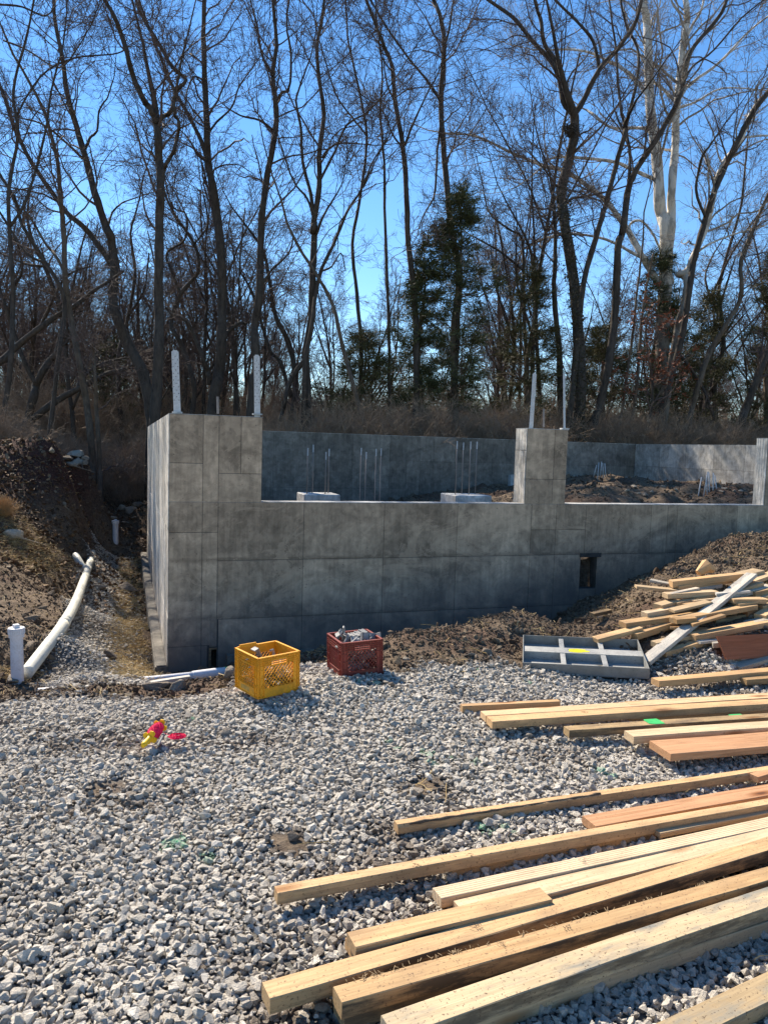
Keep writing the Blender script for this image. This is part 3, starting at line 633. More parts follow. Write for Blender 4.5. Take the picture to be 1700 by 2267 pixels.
# --- back wall and right wall
bw = empty('back_wall', (4, BY, 0), 'shaded blue grey concrete wall at the back of the foundation below the trees', 'wall')
m = MB(); m.box(T, X_R+T, BY, BY+T, zbot, ZT-.001); par(m.build('wall_core', CONC_CORE), bw)
def bx_(px, py=1000): return float(at(px, py, y=BY)[0])
def bz_(px, py): return float(at(px, py, y=BY)[2])
bs = [T+.01, bx_(606), bx_(697), bx_(781), bx_(863), bx_(900), bx_(930), bx_(960), bx_(1009), bx_(1090), bx_(1160), bx_(1245), bx_(1326), X_R]
for a, b in zip(bs[:-1], bs[1:]):
    zj = bz_(700, 1080) if a < bs[5] else bz_(1000, 1023)
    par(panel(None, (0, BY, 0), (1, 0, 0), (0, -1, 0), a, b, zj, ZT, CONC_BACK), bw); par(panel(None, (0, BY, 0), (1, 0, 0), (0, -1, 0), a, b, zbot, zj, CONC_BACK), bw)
m = MB(); m.box(T, X_R+T, BY-.006, BY+T, ZT-.001, ZT+.004); par(m.build('wall_cap', CONC_TOP), bw)
m = MB(); m.box(8.2, X_R, BY-.15, BY, .4, bz_(1300, 1054)); par(m.build('footing', CONC_TOP), bw)
rw = empty('right_wall', (X_R, 4, 0), 'pale sunlit concrete wall at the far right, cut by a slanting shadow', 'wall')
m = MB(); m.box(X_R, X_R+T, T+.01, BY, zbot, ZT-.001); par(m.build('wall_core', CONC_CORE), rw)
def ry_(px, py=1000): return float(at(px, py, x=X_R)[1])
rs = [BY-.01, ry_(1461), ry_(1518), ry_(1580), ry_(1649), ry_(1730), ry_(1830), 1.0, T+.02]; zr = float(at(1520, 1037, x=X_R)[2])
for a, b in zip(rs[1:], rs[:-1]):
    if b-a < .05: continue
    for z0, z1 in ((zbot, zr), (zr, ZT)): par(panel(None, (X_R, 0, 0), (0, 1, 0), (-1, 0, 0), a, b, z0, z1, CONC_PALE), rw)
m = MB(); m.box(X_R-.004, X_R+T, T+.01, BY, ZT-.001, ZT+.004); par(m.build('wall_cap', CONC_TOP), rw)
# --- low pads with upright bars inside
def bar_stand(parent, x, y, z0, z1, lean=(0, 0), r=0.008):
    m = MB(); m.tube([(x, y, z0), (x+lean[0]*.5, y+lean[1]*.5, (z0+z1)/2), (x+lean[0], y+lean[1], z1)], r, 6)
    b = m.build('rebar', REBAR, parent, True); m = MB(); m.tube([(x+lean[0]*.9, y+lean[1]*.9, z1-.12), (x+lean[0], y+lean[1], z1+.003)], r+.002, 6); m.build('rebar_tip', REBAR_T, b); return b
def pad(px0, px1, pyt, d, label, bars, ztop):
    a = at(px0, pyt, dep=d); b = at(px1, pyt, dep=d); wd = abs(b[0]-a[0])/.948*.93; cx, cy = (a[0]+b[0])/2, (a[1]+b[1])/2
    p = empty('concrete_pad', (cx, cy, a[2]-.5), label, 'concrete pad', 'concrete pads inside the foundation')
    m = MB(); m.box(-wd/2, wd/2, -wd/2, wd/2, -.6, .5); me = bevel_mesh(m.mesh('pad_block', [CONC_TOP]), .012, 1); obj('pad_block', me, p)
    for bpx, bqy, k in bars:
        q = at(bpx, bqy, y=cy+k); bar_stand(p, q[0]-cx, k, .5, q[2]-(a[2]-.5))
pad(662, 748, 1091, 12.6, 'low square concrete pad with four upright bars left of the middle pier', [(682, 992, -.12), (694, 985, .12), (722, 1001, -.12), (729, 994, .12)], 0)
pad(985, 1077, 1093, 12.4, 'low square concrete pad with four upright bars close beside the middle pier', [(1012, 977, -.12), (1026, 980, .12), (1042, 978, -.12), (1056, 978, .12)], 0)
g = empty('rebar_cluster', (*at(820, 1100, dep=13)[:2], .1), 'four thin upright bars rising behind the low wall between the two pads', 'rebar')
for bpx, bqy in ((800, 992), (811, 1001), (833, 994), (844, 993)):
    q = at(bpx, bqy, dep=13.); bar_stand(g, q[0]-g.location.x, q[1]-g.location.y, -.3, q[2]-.1)
for lab, lst, d in (('splayed bundle of short bars sticking up from soil near the back wall', [(1313, 1050, 1320, 1030), (1322, 1055, 1325, 1024), (1328, 1050, 1331, 1022), (1335, 1052, 1333, 1025), (1340, 1050, 1338, 1026)], 16.5),
                   ('splayed bundle of longer bars standing in soil before the sunlit right wall', [(1542, 1108, 1552, 1056), (1554, 1108, 1566, 1044), (1565, 1106, 1563, 1052), (1577, 1106, 1578, 1047), (1590, 1108, 1581, 1052), (1570, 1108, 1568, 1046)], 12.5)):
    c = at(lst[0][0], lst[0][1], dep=d); g = empty('rebar_cluster', c, lab, 'rebar')
    for x0, y0, x1, y1 in lst:
        a = Vector(at(x0, y0+6, dep=d)-c); b = Vector(at(x1, y1, dep=d+random.uniform(-.1, .1))-c); m = MB(); m.tube([a, b], .011, 6); m.build('rebar', REBAR_T, g, True)

# --- perforated straps cast into the piers
def strap(px0, py0, px1, py1, label, y, wd=.075, yaw=0.0, lean=0.0, cols=3):
    A = Vector(at(px0, py0, y=y)); B = Vector(at(px1, py1, y=y)); L = (B-A).length; th = .006
    t = empty('strap', A, label, 'metal strap', 'perforated straps on top of the piers')
    up = (B-A).normalized(); rt = Vector((math.cos(yaw), math.sin(yaw), 0)); rt = (rt-up*rt.dot(up)).normalized(); nn = rt.cross(up)
    rows = int(L*0.84/.034); m = MB(); cw = wd/cols; rh = .034; z0 = L-rows*rh
    P_ = lambda u, v, k: rt*u+up*v+nn*k
    def plate(u0, u1, v0, v1, hr=0):
        if not hr: m.add([P_(u, v, k) for k in (-th/2, th/2) for u, v in ((u0, v0), (u1, v0), (u1, v1), (u0, v1))], [(3, 2, 1, 0), (4, 5, 6, 7), (0, 1, 5, 4), (1, 2, 6, 5), (2, 3, 7, 6), (3, 0, 4, 7)]); return
        cu, cv = (u0+u1)/2, (v0+v1)/2; V_ = []
        sq = [(u1, cv), (u1, v1), (cu, v1), (u0, v1), (u0, cv), (u0, v0), (cu, v0), (u1, v0)]
        for k in (-th/2, th/2):
            V_ += [P_(u, v, k) for u, v in sq]; V_ += [P_(cu+hr*math.cos(i*PI/4), cv+hr*math.sin(i*PI/4), k) for i in range(8)]
        Fq = []
        for i in range(8):
            j = (i+1) % 8; Fq += [(i, 8+i, 8+j, j), (16+i, 16+j, 24+j, 24+i), (8+i, 24+i, 24+j, 8+j), (i, j, 16+j, 16+i)]
        m.add(V_, Fq)
    plate(-wd/2, wd/2, -.03, z0)
    for r_ in range(rows):
        for c_ in range(cols): plate(-wd/2+c_*cw, -wd/2+(c_+1)*cw, z0+r_*rh, z0+(r_+1)*rh, .0052 if ((r_+c_) % 2 == 0 and r_ < rows-1) else 0)
    plate(-wd/2+.012, wd/2-.012, L, L+.012)
    m.build('perforated_plate', GALV, t)
    m = MB(); m.box(-.05, .05, -.03, .03, -.004, .012); m.build('mortar_collar', CONC_TOP, t)
    return t
strap(393, 914, 388, 778, 'tall pale perforated strap at the left end of the corner pier', .07, .070)
strap(570, 918, 569, 788, 'tall pale perforated strap at the right end of the corner pier', .10, .062)
strap(1175, 950, 1183, 828, 'leaning perforated strap on the left side of the middle pier', .08, .062, yaw=.3)
strap(1249, 950, 1248, 829, 'narrow upright strap seen edge on at the right side of the middle pier', .10, .075, yaw=.75)
m = MB(); m.tube([Vector(at(1203, 946, y=.1)), Vector(at(1203, 905, y=.1))], .012, 6); tag(m.build('rebar_stub', REBAR), 'short dark bar stub between the two straps on the middle pier', 'rebar')
m = MB(); m.tube([Vector(at(483, 916, y=.1)), Vector(at(482, 878, y=.1))], .012, 6); tag(m.build('rebar_stub', REBAR), 'short dark bar stub between the two straps on the corner pier', 'rebar')
# ---------------------------------------------------------------- boards
def board_mesh(L, wd, t, mat_, seed, warp=.004, cut=0.0, ch=.0025, wane=0.0):
    r_ = random.Random(seed); n = max(2, int(L/.14)); V = []; k_ = r_.uniform(0, 6); tw = r_.uniform(-.02, .02)
    for i in range(n+1):
        x = L*i/n; oz = warp*math.sin(k_+x*1.7); oy = warp*math.sin(k_*2+x*1.1); wn = wane*max(0, math.sin(k_+x*3.1)+r_.uniform(-.3, .5))
        cs = [(0, -t+ch), (0, -ch-wn), (ch+wn*.7, 0), (wd-ch, 0), (wd, -ch), (wd, -t+ch), (wd-ch, -t), (ch, -t)]
        for y, z in cs:
            jx = (cut*(y/wd) if i == 0 else 0); V.append((x+jx, y+oy+r_.uniform(-.0006, .0006), z+oz+(y-wd/2)*tw*x/L+r_.uniform(-.0005, .0005)))
    Fc = [tuple(range(8))[::-1], tuple(n*8+k for k in range(8))]
    for i in range(n):
        for k in range(8): Fc.append((i*8+k, (i+1)*8+k, (i+1)*8+(k+1) % 8, i*8+(k+1) % 8))
    m = MB(); m.add(V, [f[::-1] for f in Fc]); return m.mesh('board', [mat_])
BN = [0]
def board(A, B, wd, t, mat_, label, group, name='board', cut=0.0, wane=0.0, roll=0.0, extra=0.0, warp=.004):
    """A, B: ends of the upper edge nearest the camera; the width runs away from it"""
    A = Vector(A); B = Vector(B); d = (B-A); L = d.length+extra; d.normalize(); BN[0] += 1
    yv = Vector((0, 0, 1)).cross(d).normalized()
    if yv.dot(Vector((A.x-CAM[0], A.y-CAM[1], 0))) < 0: yv = -yv
    zv = d.cross(yv); zv = -zv if zv.z < 0 else zv
    if roll: q = Matrix.Rotation(roll, 3, d); yv = q@yv; zv = q@zv
    me = board_mesh(L, wd, t, mat_, BN[0]*13+5, warp, cut, wane=wane)
    if d.cross(yv).dot(zv) < 0: me.flip_normals()
    o = obj(name, me); o.matrix_world = Matrix(((d.x, yv.x, zv.x, A.x), (d.y, yv.y, zv.y, A.y), (d.z, yv.z, zv.z, A.z), (0, 0, 0, 1)))
    return tag(o, label, 'board', group)
def gb(ax, ay, bx, by, z, wd, t, mat_, label, group='long boards laid out on the gravel', ext_=0.6, **k):
    A = at(ax, ay, z=z); B = at(bx, by, z=z); return board(A, B, wd, t, mat_, label, group, extra=ext_, **k)
GRP = 'long boards laid out on the gravel'
near = {}
near['bark'] = gb(882, 1830, 1700, 1703, .066, .046, .040, W_PINE, 'long board with dark bark along its edge, topmost of the foreground boards', wane=.012)
gb(1319, 1830, 1700, 1764, .066, .098, .036, W_RED, 'wide reddish rough sawn board partly behind the long yellow board')
gb(1676, 1721, 1700, 1714, .060, .05, .030, W_RED, 'short reddish board end poking in at the right edge below the bark edged board')
near['b3'] = gb(615, 1980, 1700, 1780, .088, .050, .042, W_PINE, 'longest yellow board, its square left end standing alone on the gravel')
gb(1000, 1925, 1700, 1795, .046, .055, .036, W_PINE, 'yellow board tucked underneath the longest yellow board')
gb(1461, 1845, 1700, 1798, .064, .06, .022, W_CLEAN, 'thin pale board showing below the longest yellow board at the right')
near['b4'] = gb(976, 1990, 1700, 1829, .088, .070, .036, W_GROOVE, 'pale board with fine parallel grooves along its top face')
gb(978, 1996, 1700, 1840, .050, .07, .034, W_PINE, 'board hidden beneath the grooved pale board')
near['b5'] = gb(1030, 2024, 1700, 1859, .084, .083, .034, W_CLEAN, 'smooth pale board with knots between the grooved board and the short one')
near['b6'] = gb(788, 2097, 1223, 1991, .108, .078, .036, W_PINE, 'short yellow board with clean cut ends lying on top of its neighbours', ext_=0, warp=.001)
gb(785, 2112, 1600, 1909, .070, .085, .036, W_PINE, 'yellow board directly below the short clean cut one')
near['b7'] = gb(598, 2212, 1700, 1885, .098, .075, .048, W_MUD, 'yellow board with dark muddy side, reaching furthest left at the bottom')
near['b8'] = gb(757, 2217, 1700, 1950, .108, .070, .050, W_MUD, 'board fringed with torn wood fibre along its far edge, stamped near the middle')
gb(762, 2252, 1700, 1978, .056, .085, .045, W_OLD, 'dark board in shade directly under the fibre fringed board')
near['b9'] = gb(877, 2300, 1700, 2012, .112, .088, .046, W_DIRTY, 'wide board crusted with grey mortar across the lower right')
gb(900, 2320, 1700, 2040, .060, .100, .050, W_CLEAN, 'pale clean sided board under the wide mortar crusted one')
near['b10'] = gb(1440, 2345, 1700, 2217, .085, .085, .045, W_DIRTY, 'stained board crossing the bottom right corner')
gb(1000, 2200, 1600, 2010, .04, .08, .034, W_OLD, 'dark board lying low in the gap between two stained boards')
# middle row
GM = 'boards in the middle row on the gravel'
def mb(*a, **k): return gb(*a[:7+0], *a[7:], group=GM, **k)
mb(1024, 1562, 1240, 1552, .075, .045, .042, W_ORANGE, 'short orange brown board end, furthest left and back in the middle row', ext_=0)
mb(1075, 1583, 1700, 1546, .075, .085, .038, W_CLEAN, 'pale board lying along the far side of the middle row')
near['m2'] = mb(1089, 1596, 1700, 1560, .088, .090, .042, W_PINE, 'yellow board with a clean square end at the left of the middle row')
mb(1397, 1560, 1700, 1541, .080, .070, .032, W_PINE, 'narrow board at the back right of the middle row')
mb(1322, 1581, 1700, 1563, .072, .030, .045, W_OLD, 'dark sided board with a slanted cut end tucked beside the yellow one', cut=-.03)
mb(1392, 1586, 1700, 1569, .060, .04, .03, W_ORANGE, 'thin brown strip showing between the dark sided board and the green marked one')
near['m6'] = mb(1259, 1616, 1700, 1590, .078, .070, .042, W_OLD, 'weathered board with two bright green paint marks')
mb(1403, 1633, 1700, 1611, .084, .095, .042, W_CLEAN, 'pale board between the green marked board and the wide red one')
mb(1485, 1669, 1700, 1651, .088, .185, .040, W_RED, 'widest board of the middle row, smooth and reddish')
mb(1459, 1507, 1700, 1486, .085, .085, .042, W_ORANGE, 'brown board lying alone on the gravel in front of the scrap pile')
mb(1653, 1506, 1700, 1503, .06, .06, .04, W_PINE, 'stub of board at the right edge just below the lone brown one')
# paint marks, stamps, splintered fringe: parts of their boards
def on_board(o, x0, x1, y0, y1, name, m_, jag=0.15, seed=1):
    r_ = random.Random(seed); me_z = .0035; pts = []
    for k in range(14):
        a = 2*PI*k/14; s_ = 1+r_.uniform(-jag, jag); u = max(-1, min(1, 1.35*math.cos(a)*s_)); v = max(-1, min(1, 1.35*math.sin(a)*s_))
        pts.append(((x0+x1)/2+(x1-x0)/2*u, (y0+y1)/2+(y1-y0)/2*v, me_z))
    m = MB(); m.add(pts+[((x0+x1)/2, (y0+y1)/2, me_z)], [(k, (k+1) % 14, 14) for k in range(14)]); m.build(name, m_, o)
def along(o, px, py):
    """distance along the board of a point seen at that spot of the photograph"""
    Mi = o.matrix_world.inverted(); P = at(px, py, z=o.matrix_world.translation.z); return (Mi@Vector(P)).x
bpy.context.view_layer.update()
for px, py in ((1448, 1600), (1633, 1588)):
    x = along(near['m6'], px, py); on_board(near['m6'], x-.045, x+.05, .004, .085, 'paint_mark', PAINT_GREEN, .2, int(px))
def text_mesh(name, s, size, m_):
    cu = bpy.data.curves.new(name, 'FONT'); cu.body = s; cu.size = size; cu.align_x = 'CENTER'; cu.align_y = 'CENTER'
    t = bpy.data.objects.new(name, cu); col.objects.link(t); bpy.context.view_layer.update()
    me = bpy.data.meshes.new_from_object(t.evaluated_get(bpy.context.evaluated_depsgraph_get())); bpy.data.objects.remove(t); me.materials.clear(); me.materials.append(m_); return me
def stamp(o, px, py, s, size, y=.05, rz=0):
    x = along(o, px, py); t = obj('stamp', text_mesh('stamp', s, size, INK), o, (x, y, .005)); t.rotation_euler = (0, 0, rz)
    return t
stamp(near['b8'], 1250, 2050, 'HT', .022, .038); stamp(near['b7'], 1063, 2055, 'HT', .02, .045)
def scribble(o, px, py, y=.04, n=4, L=.02, seed=0):
    r_ = random.Random(seed); x = along(o, px, py); m = MB()
    for k in range(n):
        for q in range(3):
            xx = x+r_.uniform(-L, L)*.5+q*.006; yy = y+(k-n/2)*.007
            m.box(xx, xx+r_.uniform(.004, .009), yy, yy+.0012, .0042, .0046); m.box(xx, xx+.001, yy, yy+.005, .0042, .0046)
    m.build('grade_stamp', INK, o)
for key, px, py, y in (('b4', 1285, 1905, .035), ('b3', 1030, 1890, .02), ('b3', 912, 1911, .02), ('b8', 1105, 2090, .05), ('b7', 1050, 2060, .055), ('m2', 1275, 1567, .05)): scribble(near[key], px, py, y, seed=int(px))
def fringe(o, x0, x1, y, n, seed, hmax=.02):
    r_ = random.Random(seed); m = MB()
    for k in range(n):
        x = x0+(x1-x0)*r_.random(); x += .03*math.sin(x*25); h = r_.uniform(.003, hmax)*(.4+.6*abs(math.sin(x*9)))
        a = Vector((x, y+r_.uniform(-.006, .002), 0)); b = a+Vector((r_.uniform(-.012, .012), r_.uniform(-.004, .016), h)); m.bar(a, b, .0012, .001)
    return tag(m.build('wood_fibre', W_CLEAN, o), kind='stuff')
fringe(near['b8'], .02, 1.5, .068, 130, 3, .0035); fringe(near['bark'], .05, 1.2, .01, 60, 5, .004)
m = MB(); r_ = random.Random(4)
pts = []
for k in range(40):
    x = .05+k*.024; pts.append((x, .006+.004*r_.random(), .001+.002*r_.random()))
m.tube(pts, [.004+.003*abs(math.sin(k*.7))*(r_.random()+.4) for k in range(40)], 5); m.build('bark_strip', BARK2, near['bark'])

# ---------------------------------------------------------------- pile of scrap boards on the soil bank
_P0 = Vector(at(1500, 1470, z=.06)); _P1 = Vector(at(1500, 1262, z=.56)); _hx = Vector((R[0][0], R[1][0], 0)).normalized()
_pn = _hx.cross(_P1-_P0).normalized()
def pz(qx, qy, off=0.0):
    px, py = 1300+qx/4.1475, 1200+qy/4.1475; r = Vector(R@np.array([px-CX, CY-py, -F])); c = Vector(CAM)
    t = (_P0+_pn*off-c).dot(_pn)/r.dot(_pn); return c+r*t
if _pn.z < 0: _pn = -_pn
GP = 'scrap boards thrown on the soil bank'
for a in [
 (572, 1100, 1556, 290, .06, .19, .085, .030, W_GREY, 'long grey weathered plank lying diagonally across the scrap pile', 0),
 (780, 362, 1425, 292, .12, .12, .08, .05, W_ORANGE, 'round edged barky slab near the top of the scrap pile', .02),
 (840, 405, 1330, 325, .08, .08, .07, .045, W_ORANGE, 'square timber just below the round edged slab', 0),
 (452, 408, 870, 448, .06, .06, .095, .020, W_CLEAN, 'pale board jutting out left from the top of the scrap pile', 0),
 (570, 348, 830, 400, .03, .05, .08, .02, W_GREY, 'grey board behind the pale one that juts out left', 0),
 (735, 482, 1205, 455, .12, .12, .085, .036, W_CLEAN, 'short clean pale board lying level near the top of the scrap pile', 0),
 (1000, 520, 1225, 490, .09, .09, .05, .03, W_PINE, 'split yellow offcut poking out under the short level board', 0),
 (685, 585, 850, 540, .07, .07, .09, .04, W_CLEAN, 'stubby pale block at the left under the short level board', 0),
 (830, 560, 1090, 505, .08, .08, .06, .045, W_PINE, 'thick yellow block beside the stubby pale one', 0),
 (548, 655, 1120, 555, .06, .06, .075, .040, W_CLEAN, 'pale board left end standing clear above the soil, fourth from the top at the left', 0),
 (352, 745, 1070, 645, .055, .055, .095, .036, W_PINE, 'long pale board reaching out left in the middle of the scrap pile', 0),
 (820, 715, 1562, 580, .13, .13, .085, .036, W_PINE, 'board with a bright sawn end running under the grey diagonal plank', 0),
 (95, 895, 508, 785, .0, .05, .085, .030, W_PINE, 'board resting on the soil bank behind the metal form panel', 0),
 (452, 845, 810, 735, .03, .03, .06, .045, W_ORANGE, 'shaded board beneath the long pale board at the left of the pile', 0),
 (990, 862, 1659, 735, .10, .10, .10, .040, W_PINE, 'long yellow board low on the right half of the scrap pile', 0),
 (640, 930, 1010, 850, .06, .06, .07, .036, W_CLEAN, 'pale board crossing behind the foot of the grey diagonal plank', 0),
 (722, 1015, 1240, 868, .05, .05, .095, .038, W_PINE, 'yellow board at the bottom of the pile sloping up to the right', 0),
 (810, 1042, 1110, 925, .0, .0, .05, .03, W_ORANGE, 'dark brown strip of board lowest at the foot of the pile', 0),
 (1320, 470, 1620, 372, .13, .13, .09, .045, W_PINE, 'thick yellow board right of the grey plank with its end cut slanting', .03),
 (1545, 460, 1700, 425, .12, .12, .09, .04, W_PINE, 'pale board end beside the thick yellow one at the right edge', 0),
 (1360, 497, 1700, 500, .07, .07, .05, .028, W_ORANGE, 'thin brown board lying level below the thick yellow one', 0),
 (1440, 392, 1700, 300, .09, .09, .09, .03, W_CLEAN, 'pale board high at the right of the scrap pile', 0),
 (1460, 300, 1625, 262, .09, .09, .12, .04, W_CLEAN, 'pale board end just behind the top of the grey plank', 0),
 (1360, 850, 1700, 775, .04, .04, .10, .03, W_CLEAN, 'pale board lit along its edge above the red brown plywood', 0),
 (1470, 645, 1625, 612, .06, .06, .07, .04, W_RED, 'small reddish block under the bright sawn board', 0),
 (1180, 705, 1520, 655, .03, .03, .12, .04, W_OLD, 'brown board in shade below the bright sawn board', 0),
 (1260, 575, 1700, 545, .04, .04, .16, .03, W_GREY, 'grey blue shaded board lying flat in the middle of the pile', 0),
 (1610, 590, 1700, 575, .10, .10, .07, .04, W_PINE, 'stub of board at the right edge level with the shaded grey board', 0),
 (880, 450, 1240, 390, .03, .03, .14, .03, W_GREY, 'grey board deep in the pile under the square timber', 0),
 (1640, 680, 1700, 640, .10, .10, .09, .04, W_PINE, 'bright stub at the right edge above the long yellow board', 0),
 (1050, 1010, 1290, 985, -.03, -.03, .08, .04, W_OLD, 'brown block in shade at the foot of the pile, left of the plywood', 0),
 (1125, 1075, 1260, 1080, .0, .0, .07, .05, W_OLD, 'round ended brown offcut leaning at the foot of the plywood', 0),
 (1270, 1115, 1400, 1150, -.01, -.01, .10, .04, W_ORANGE, 'brown offcut half hidden between plywood and grey board end', 0),
 (1410, 1150, 1700, 1060, .03, .06, .14, .03, W_GREY, 'pale grey board tilted against the foot of the plywood', 0),
 (660, 1085, 1320, 1178, -.01, -.01, .04, .016, W_GREY, 'thin grey strip lying on the gravel before the scrap pile', 0),
 (700, 690, 1200, 600, .0, .0, .12, .04, W_OLD, 'dark board buried under the left half of the pile', 0),
 (1100, 800, 1600, 760, -.02, -.02, .14, .04, W_OLD, 'dark board buried under the right half of the pile', 0),
 (1300, 640, 1700, 620, -.03, -.03, .14, .04, W_OLD, 'dark board buried at the right edge of the pile', 0)]:
    A = pz(a[0], a[1], a[4]*.8); B = pz(a[2], a[3], a[5]*.8)
    board(A, B, a[6]*1.12, a[7]*1.1, a[8], a[9], GP, cut=a[10], extra=.5 if a[2] >= 1659 else 0, warp=.002, name='timber' if 'timber' in a[9] else 'board')
for q in range(30):
    qx = random.uniform(700, 1500); qy = random.uniform(420, 960); L_ = random.uniform(180, 420); sl = random.uniform(-.32, .12)
    if qx < 900 and qy > 800: continue
    off = random.uniform(.0, .12); A = pz(qx, qy, off); B = pz(min(qx+L_, 1720), qy+L_*sl, off+random.uniform(-.02, .02))
    board(A, B, random.choice((.05, .09, .09, .12)), random.choice((.02, .038, .038)), random.choice((W_OLD, W_PINE, W_ORANGE, W_CLEAN, W_GREY)), 'scrap board jumbled among the others in the middle of the pile', GP+', half buried', warp=.002, cut=random.choice((0, .02, -.03)))
# red brown plywood leaning on the pile, and its block of bark
A = pz(1275, 1080, .02); B = pz(1700, 1060, .02); C = pz(1232, 862, .16); d = (B-A).normalized(); upv = (C-A); upv = (upv-d*upv.dot(d)); hh = upv.length; upv.normalize(); nn = d.cross(upv)
m = MB(); Lp = (B-A).length+.4; Mx = Matrix(((d.x, upv.x, nn.x, A.x), (d.y, upv.y, nn.y, A.y), (d.z, upv.z, nn.z, A.z), (0, 0, 0, 1)))
m.add([(0, 0, 0), (Lp, 0, 0), (Lp, hh, 0), (-.05, hh, 0), (0, 0, -.019), (Lp, 0, -.019), (Lp, hh, -.019), (-.05, hh, -.019)], [(0, 1, 2, 3), (7, 6, 5, 4), (0, 4, 5, 1), (1, 5, 6, 2), (2, 6, 7, 3), (3, 7, 4, 0)])
o = m.build('plywood_sheet', W_PLY); o.matrix_world = Mx; tag(o, 'red brown plywood offcut leaning on its edge at the right foot of the scrap pile', 'plywood')
m = MB(); A = pz(1015, 285, .14); B = pz(1150, 255, .14)
m.tube([A, A.lerp(B, .5)+Vector((0, 0, .05)), B], [.03, .06, .03], 7); tag(m.build('bark_block', W_ORANGE), 'lump of orange bark on top of the scrap pile', 'bark')

# ---------------------------------------------------------------- milk crates
def crate(label, m_, A, B, C, h, tab=False, left_print=False):
    """A near bottom corner, B along the right face, C along the left face"""
    A = Vector(A); B = Vector(B); ux = (B-A).normalized(); W_ = .33
    uz = Vector((0, 0, 1)); 
    if h: uz = h.normalized()
    ux = (ux-uz*ux.dot(uz)).normalized(); uy = uz.cross(ux); Hh = .272
    r = bpy.data.objects.new('milk_crate', None); col.objects.link(r); r.matrix_world = Matrix(((ux.x, uy.x, uz.x, A.x), (ux.y, uy.y, uz.y, A.y), (ux.z, uy.z, uz.z, A.z), (0, 0, 0, 1)))
    tag(r, label, 'crate', 'milk crates full of form clamps'); r.scale = (.92, .92, .95); bpy.context.view_layer.update()
    posts = [MB() for _ in range(4)]; hnds = [MB(), MB()]; rim, low, lat = MB(), MB(), MB(); th = .004; cw = .052
    # four faces: transform from face coords (u along, v up, k inward)
    def face(i):
        ang = i*PI/2; M = Matrix.Translation((W_/2, W_/2, 0))@Matrix.Rotation(ang, 4, 'Z')@Matrix.Translation((-W_/2, -W_/2, 0))
        return M@Matrix(((1, 0, 0, 0), (0, 0, 1, 0), (0, 1, 0, 0), (0, 0, 0, 1)))
    for i in range(4):
        M = face(i); post = posts[i]; hnd = hnds[0] if i == 0 else hnds[1]; bxx = lambda mb_, u0, u1, v0, v1, k0, k1: mb_.box(u0, u1, v0, v1, k0, k1, M)
        bxx(post, .006, cw, .012, Hh-.05, .006, .006+th); bxx(posts[(i+1) % 4], W_-cw, W_-.006, .012, Hh-.05, .006, .006+th)
        for u in (.002, .018, cw-.003, W_-cw, W_-.021, W_-.005): bxx(post if u < .1 else posts[(i+1) % 4], u, u+.003, .0, Hh-.004, .0, .008)
        for v in (.028, .075, .13, .185): bxx(post, .0, cw, v, v+.003, .0005, .0075); bxx(posts[(i+1) % 4], W_-cw, W_, v, v+.003, .0005, .0075)
        for k, v in enumerate((.212, .226, .240, .254)): bxx(rim, 0, W_, v, v+.003, 0, .009)
        bxx(rim, .004, W_-.004, .209, .266, .007, .007+th)if i not in (0, 3) else (bxx(rim, .004, .105, .209, .266, .007, .007+th), bxx(rim, W_-.105, W_-.004, .209, .266, .007, .007+th), bxx(rim, .105, W_-.105, .247, .266, .007, .007+th))
        bxx(rim, -.002, W_+.002, Hh-.007, Hh, -.002, .014)
        nrib = 16
        for k in range(nrib+1): u = k*(W_-.003)/nrib; bxx(rim, u, u+.002, .209, Hh-.006, .001, .008)
        bxx(low, cw, W_-cw, .006, .058, .004, .004+th); bxx(low, .0, W_, .0, .006, 0, .006); bxx(low, cw, W_-cw, .058, .062, .0, .008)
        # lattice between low panel and rim
        u0, u1, v0, v1 = cw, W_-cw, .060, .209
        step = .0305; 
        for sgn in (1, -1):
            c = -8*step
            while c < 16*step:
                pts = []
                # line v-v0 = sgn*(u-u0) + c ; clip
                ua, ub = u0, u1
                f = lambda u: v0+(u-u0)*sgn*1.12+c
                cand = []
                for u in (u0, u1):
                    if v0 <= f(u) <= v1: cand.append((u, f(u)))
                for v in (v0, v1):
                    u = u0+(v-v0-c)/(sgn*1.12)
                    if u0 < u < u1: cand.append((u, v))
                if len(cand) >= 2:
                    (ua, va), (ub, vb) = cand[0], cand[1]
                    if math.hypot(ub-ua, vb-va) > .01: lat.bar(M@Vector((ua, va, .006+.001*sgn)), M@Vector((ub, vb, .006+.001*sgn)), .0042, .0042, up=M.to_3x3()@Vector((0, 0, 1)))
                c += step
        if i in (0, 3): bxx(hnd, .105, W_-.105, .204, .210, .0, .012); bxx(hnd, .105, W_-.105, .244, .249, .0, .012); bxx(hnd, .103, .107, .206, .248, 0, .012); bxx(hnd, W_-.107, W_-.103, .206, .248, 0, .012)
    for mb_, nm in [(p_, 'corner_post') for p_ in posts]+[(rim, 'rim'), (low, 'lower_band'), (lat, 'lattice')]+[(p_, 'handle') for p_ in hnds]: mb_.build(nm, m_, r)
    m = MB(); 
    for k in range(12): m.box(.004, W_-.004, .01+k*.0275, .016+k*.0275, .004, .009); m.box(.01+k*.0275, .016+k*.0275, .004, W_-.004, .003, .008)
    m.build('base_grid', m_, r)
    if tab: m = MB(); m.box(.03, .16, W_-.02, W_-.012, Hh, Hh+.018); m.box(.015, .17, W_-.022, W_-.010, Hh-.001, Hh+.006); m.build('raised_edge', m_, r)
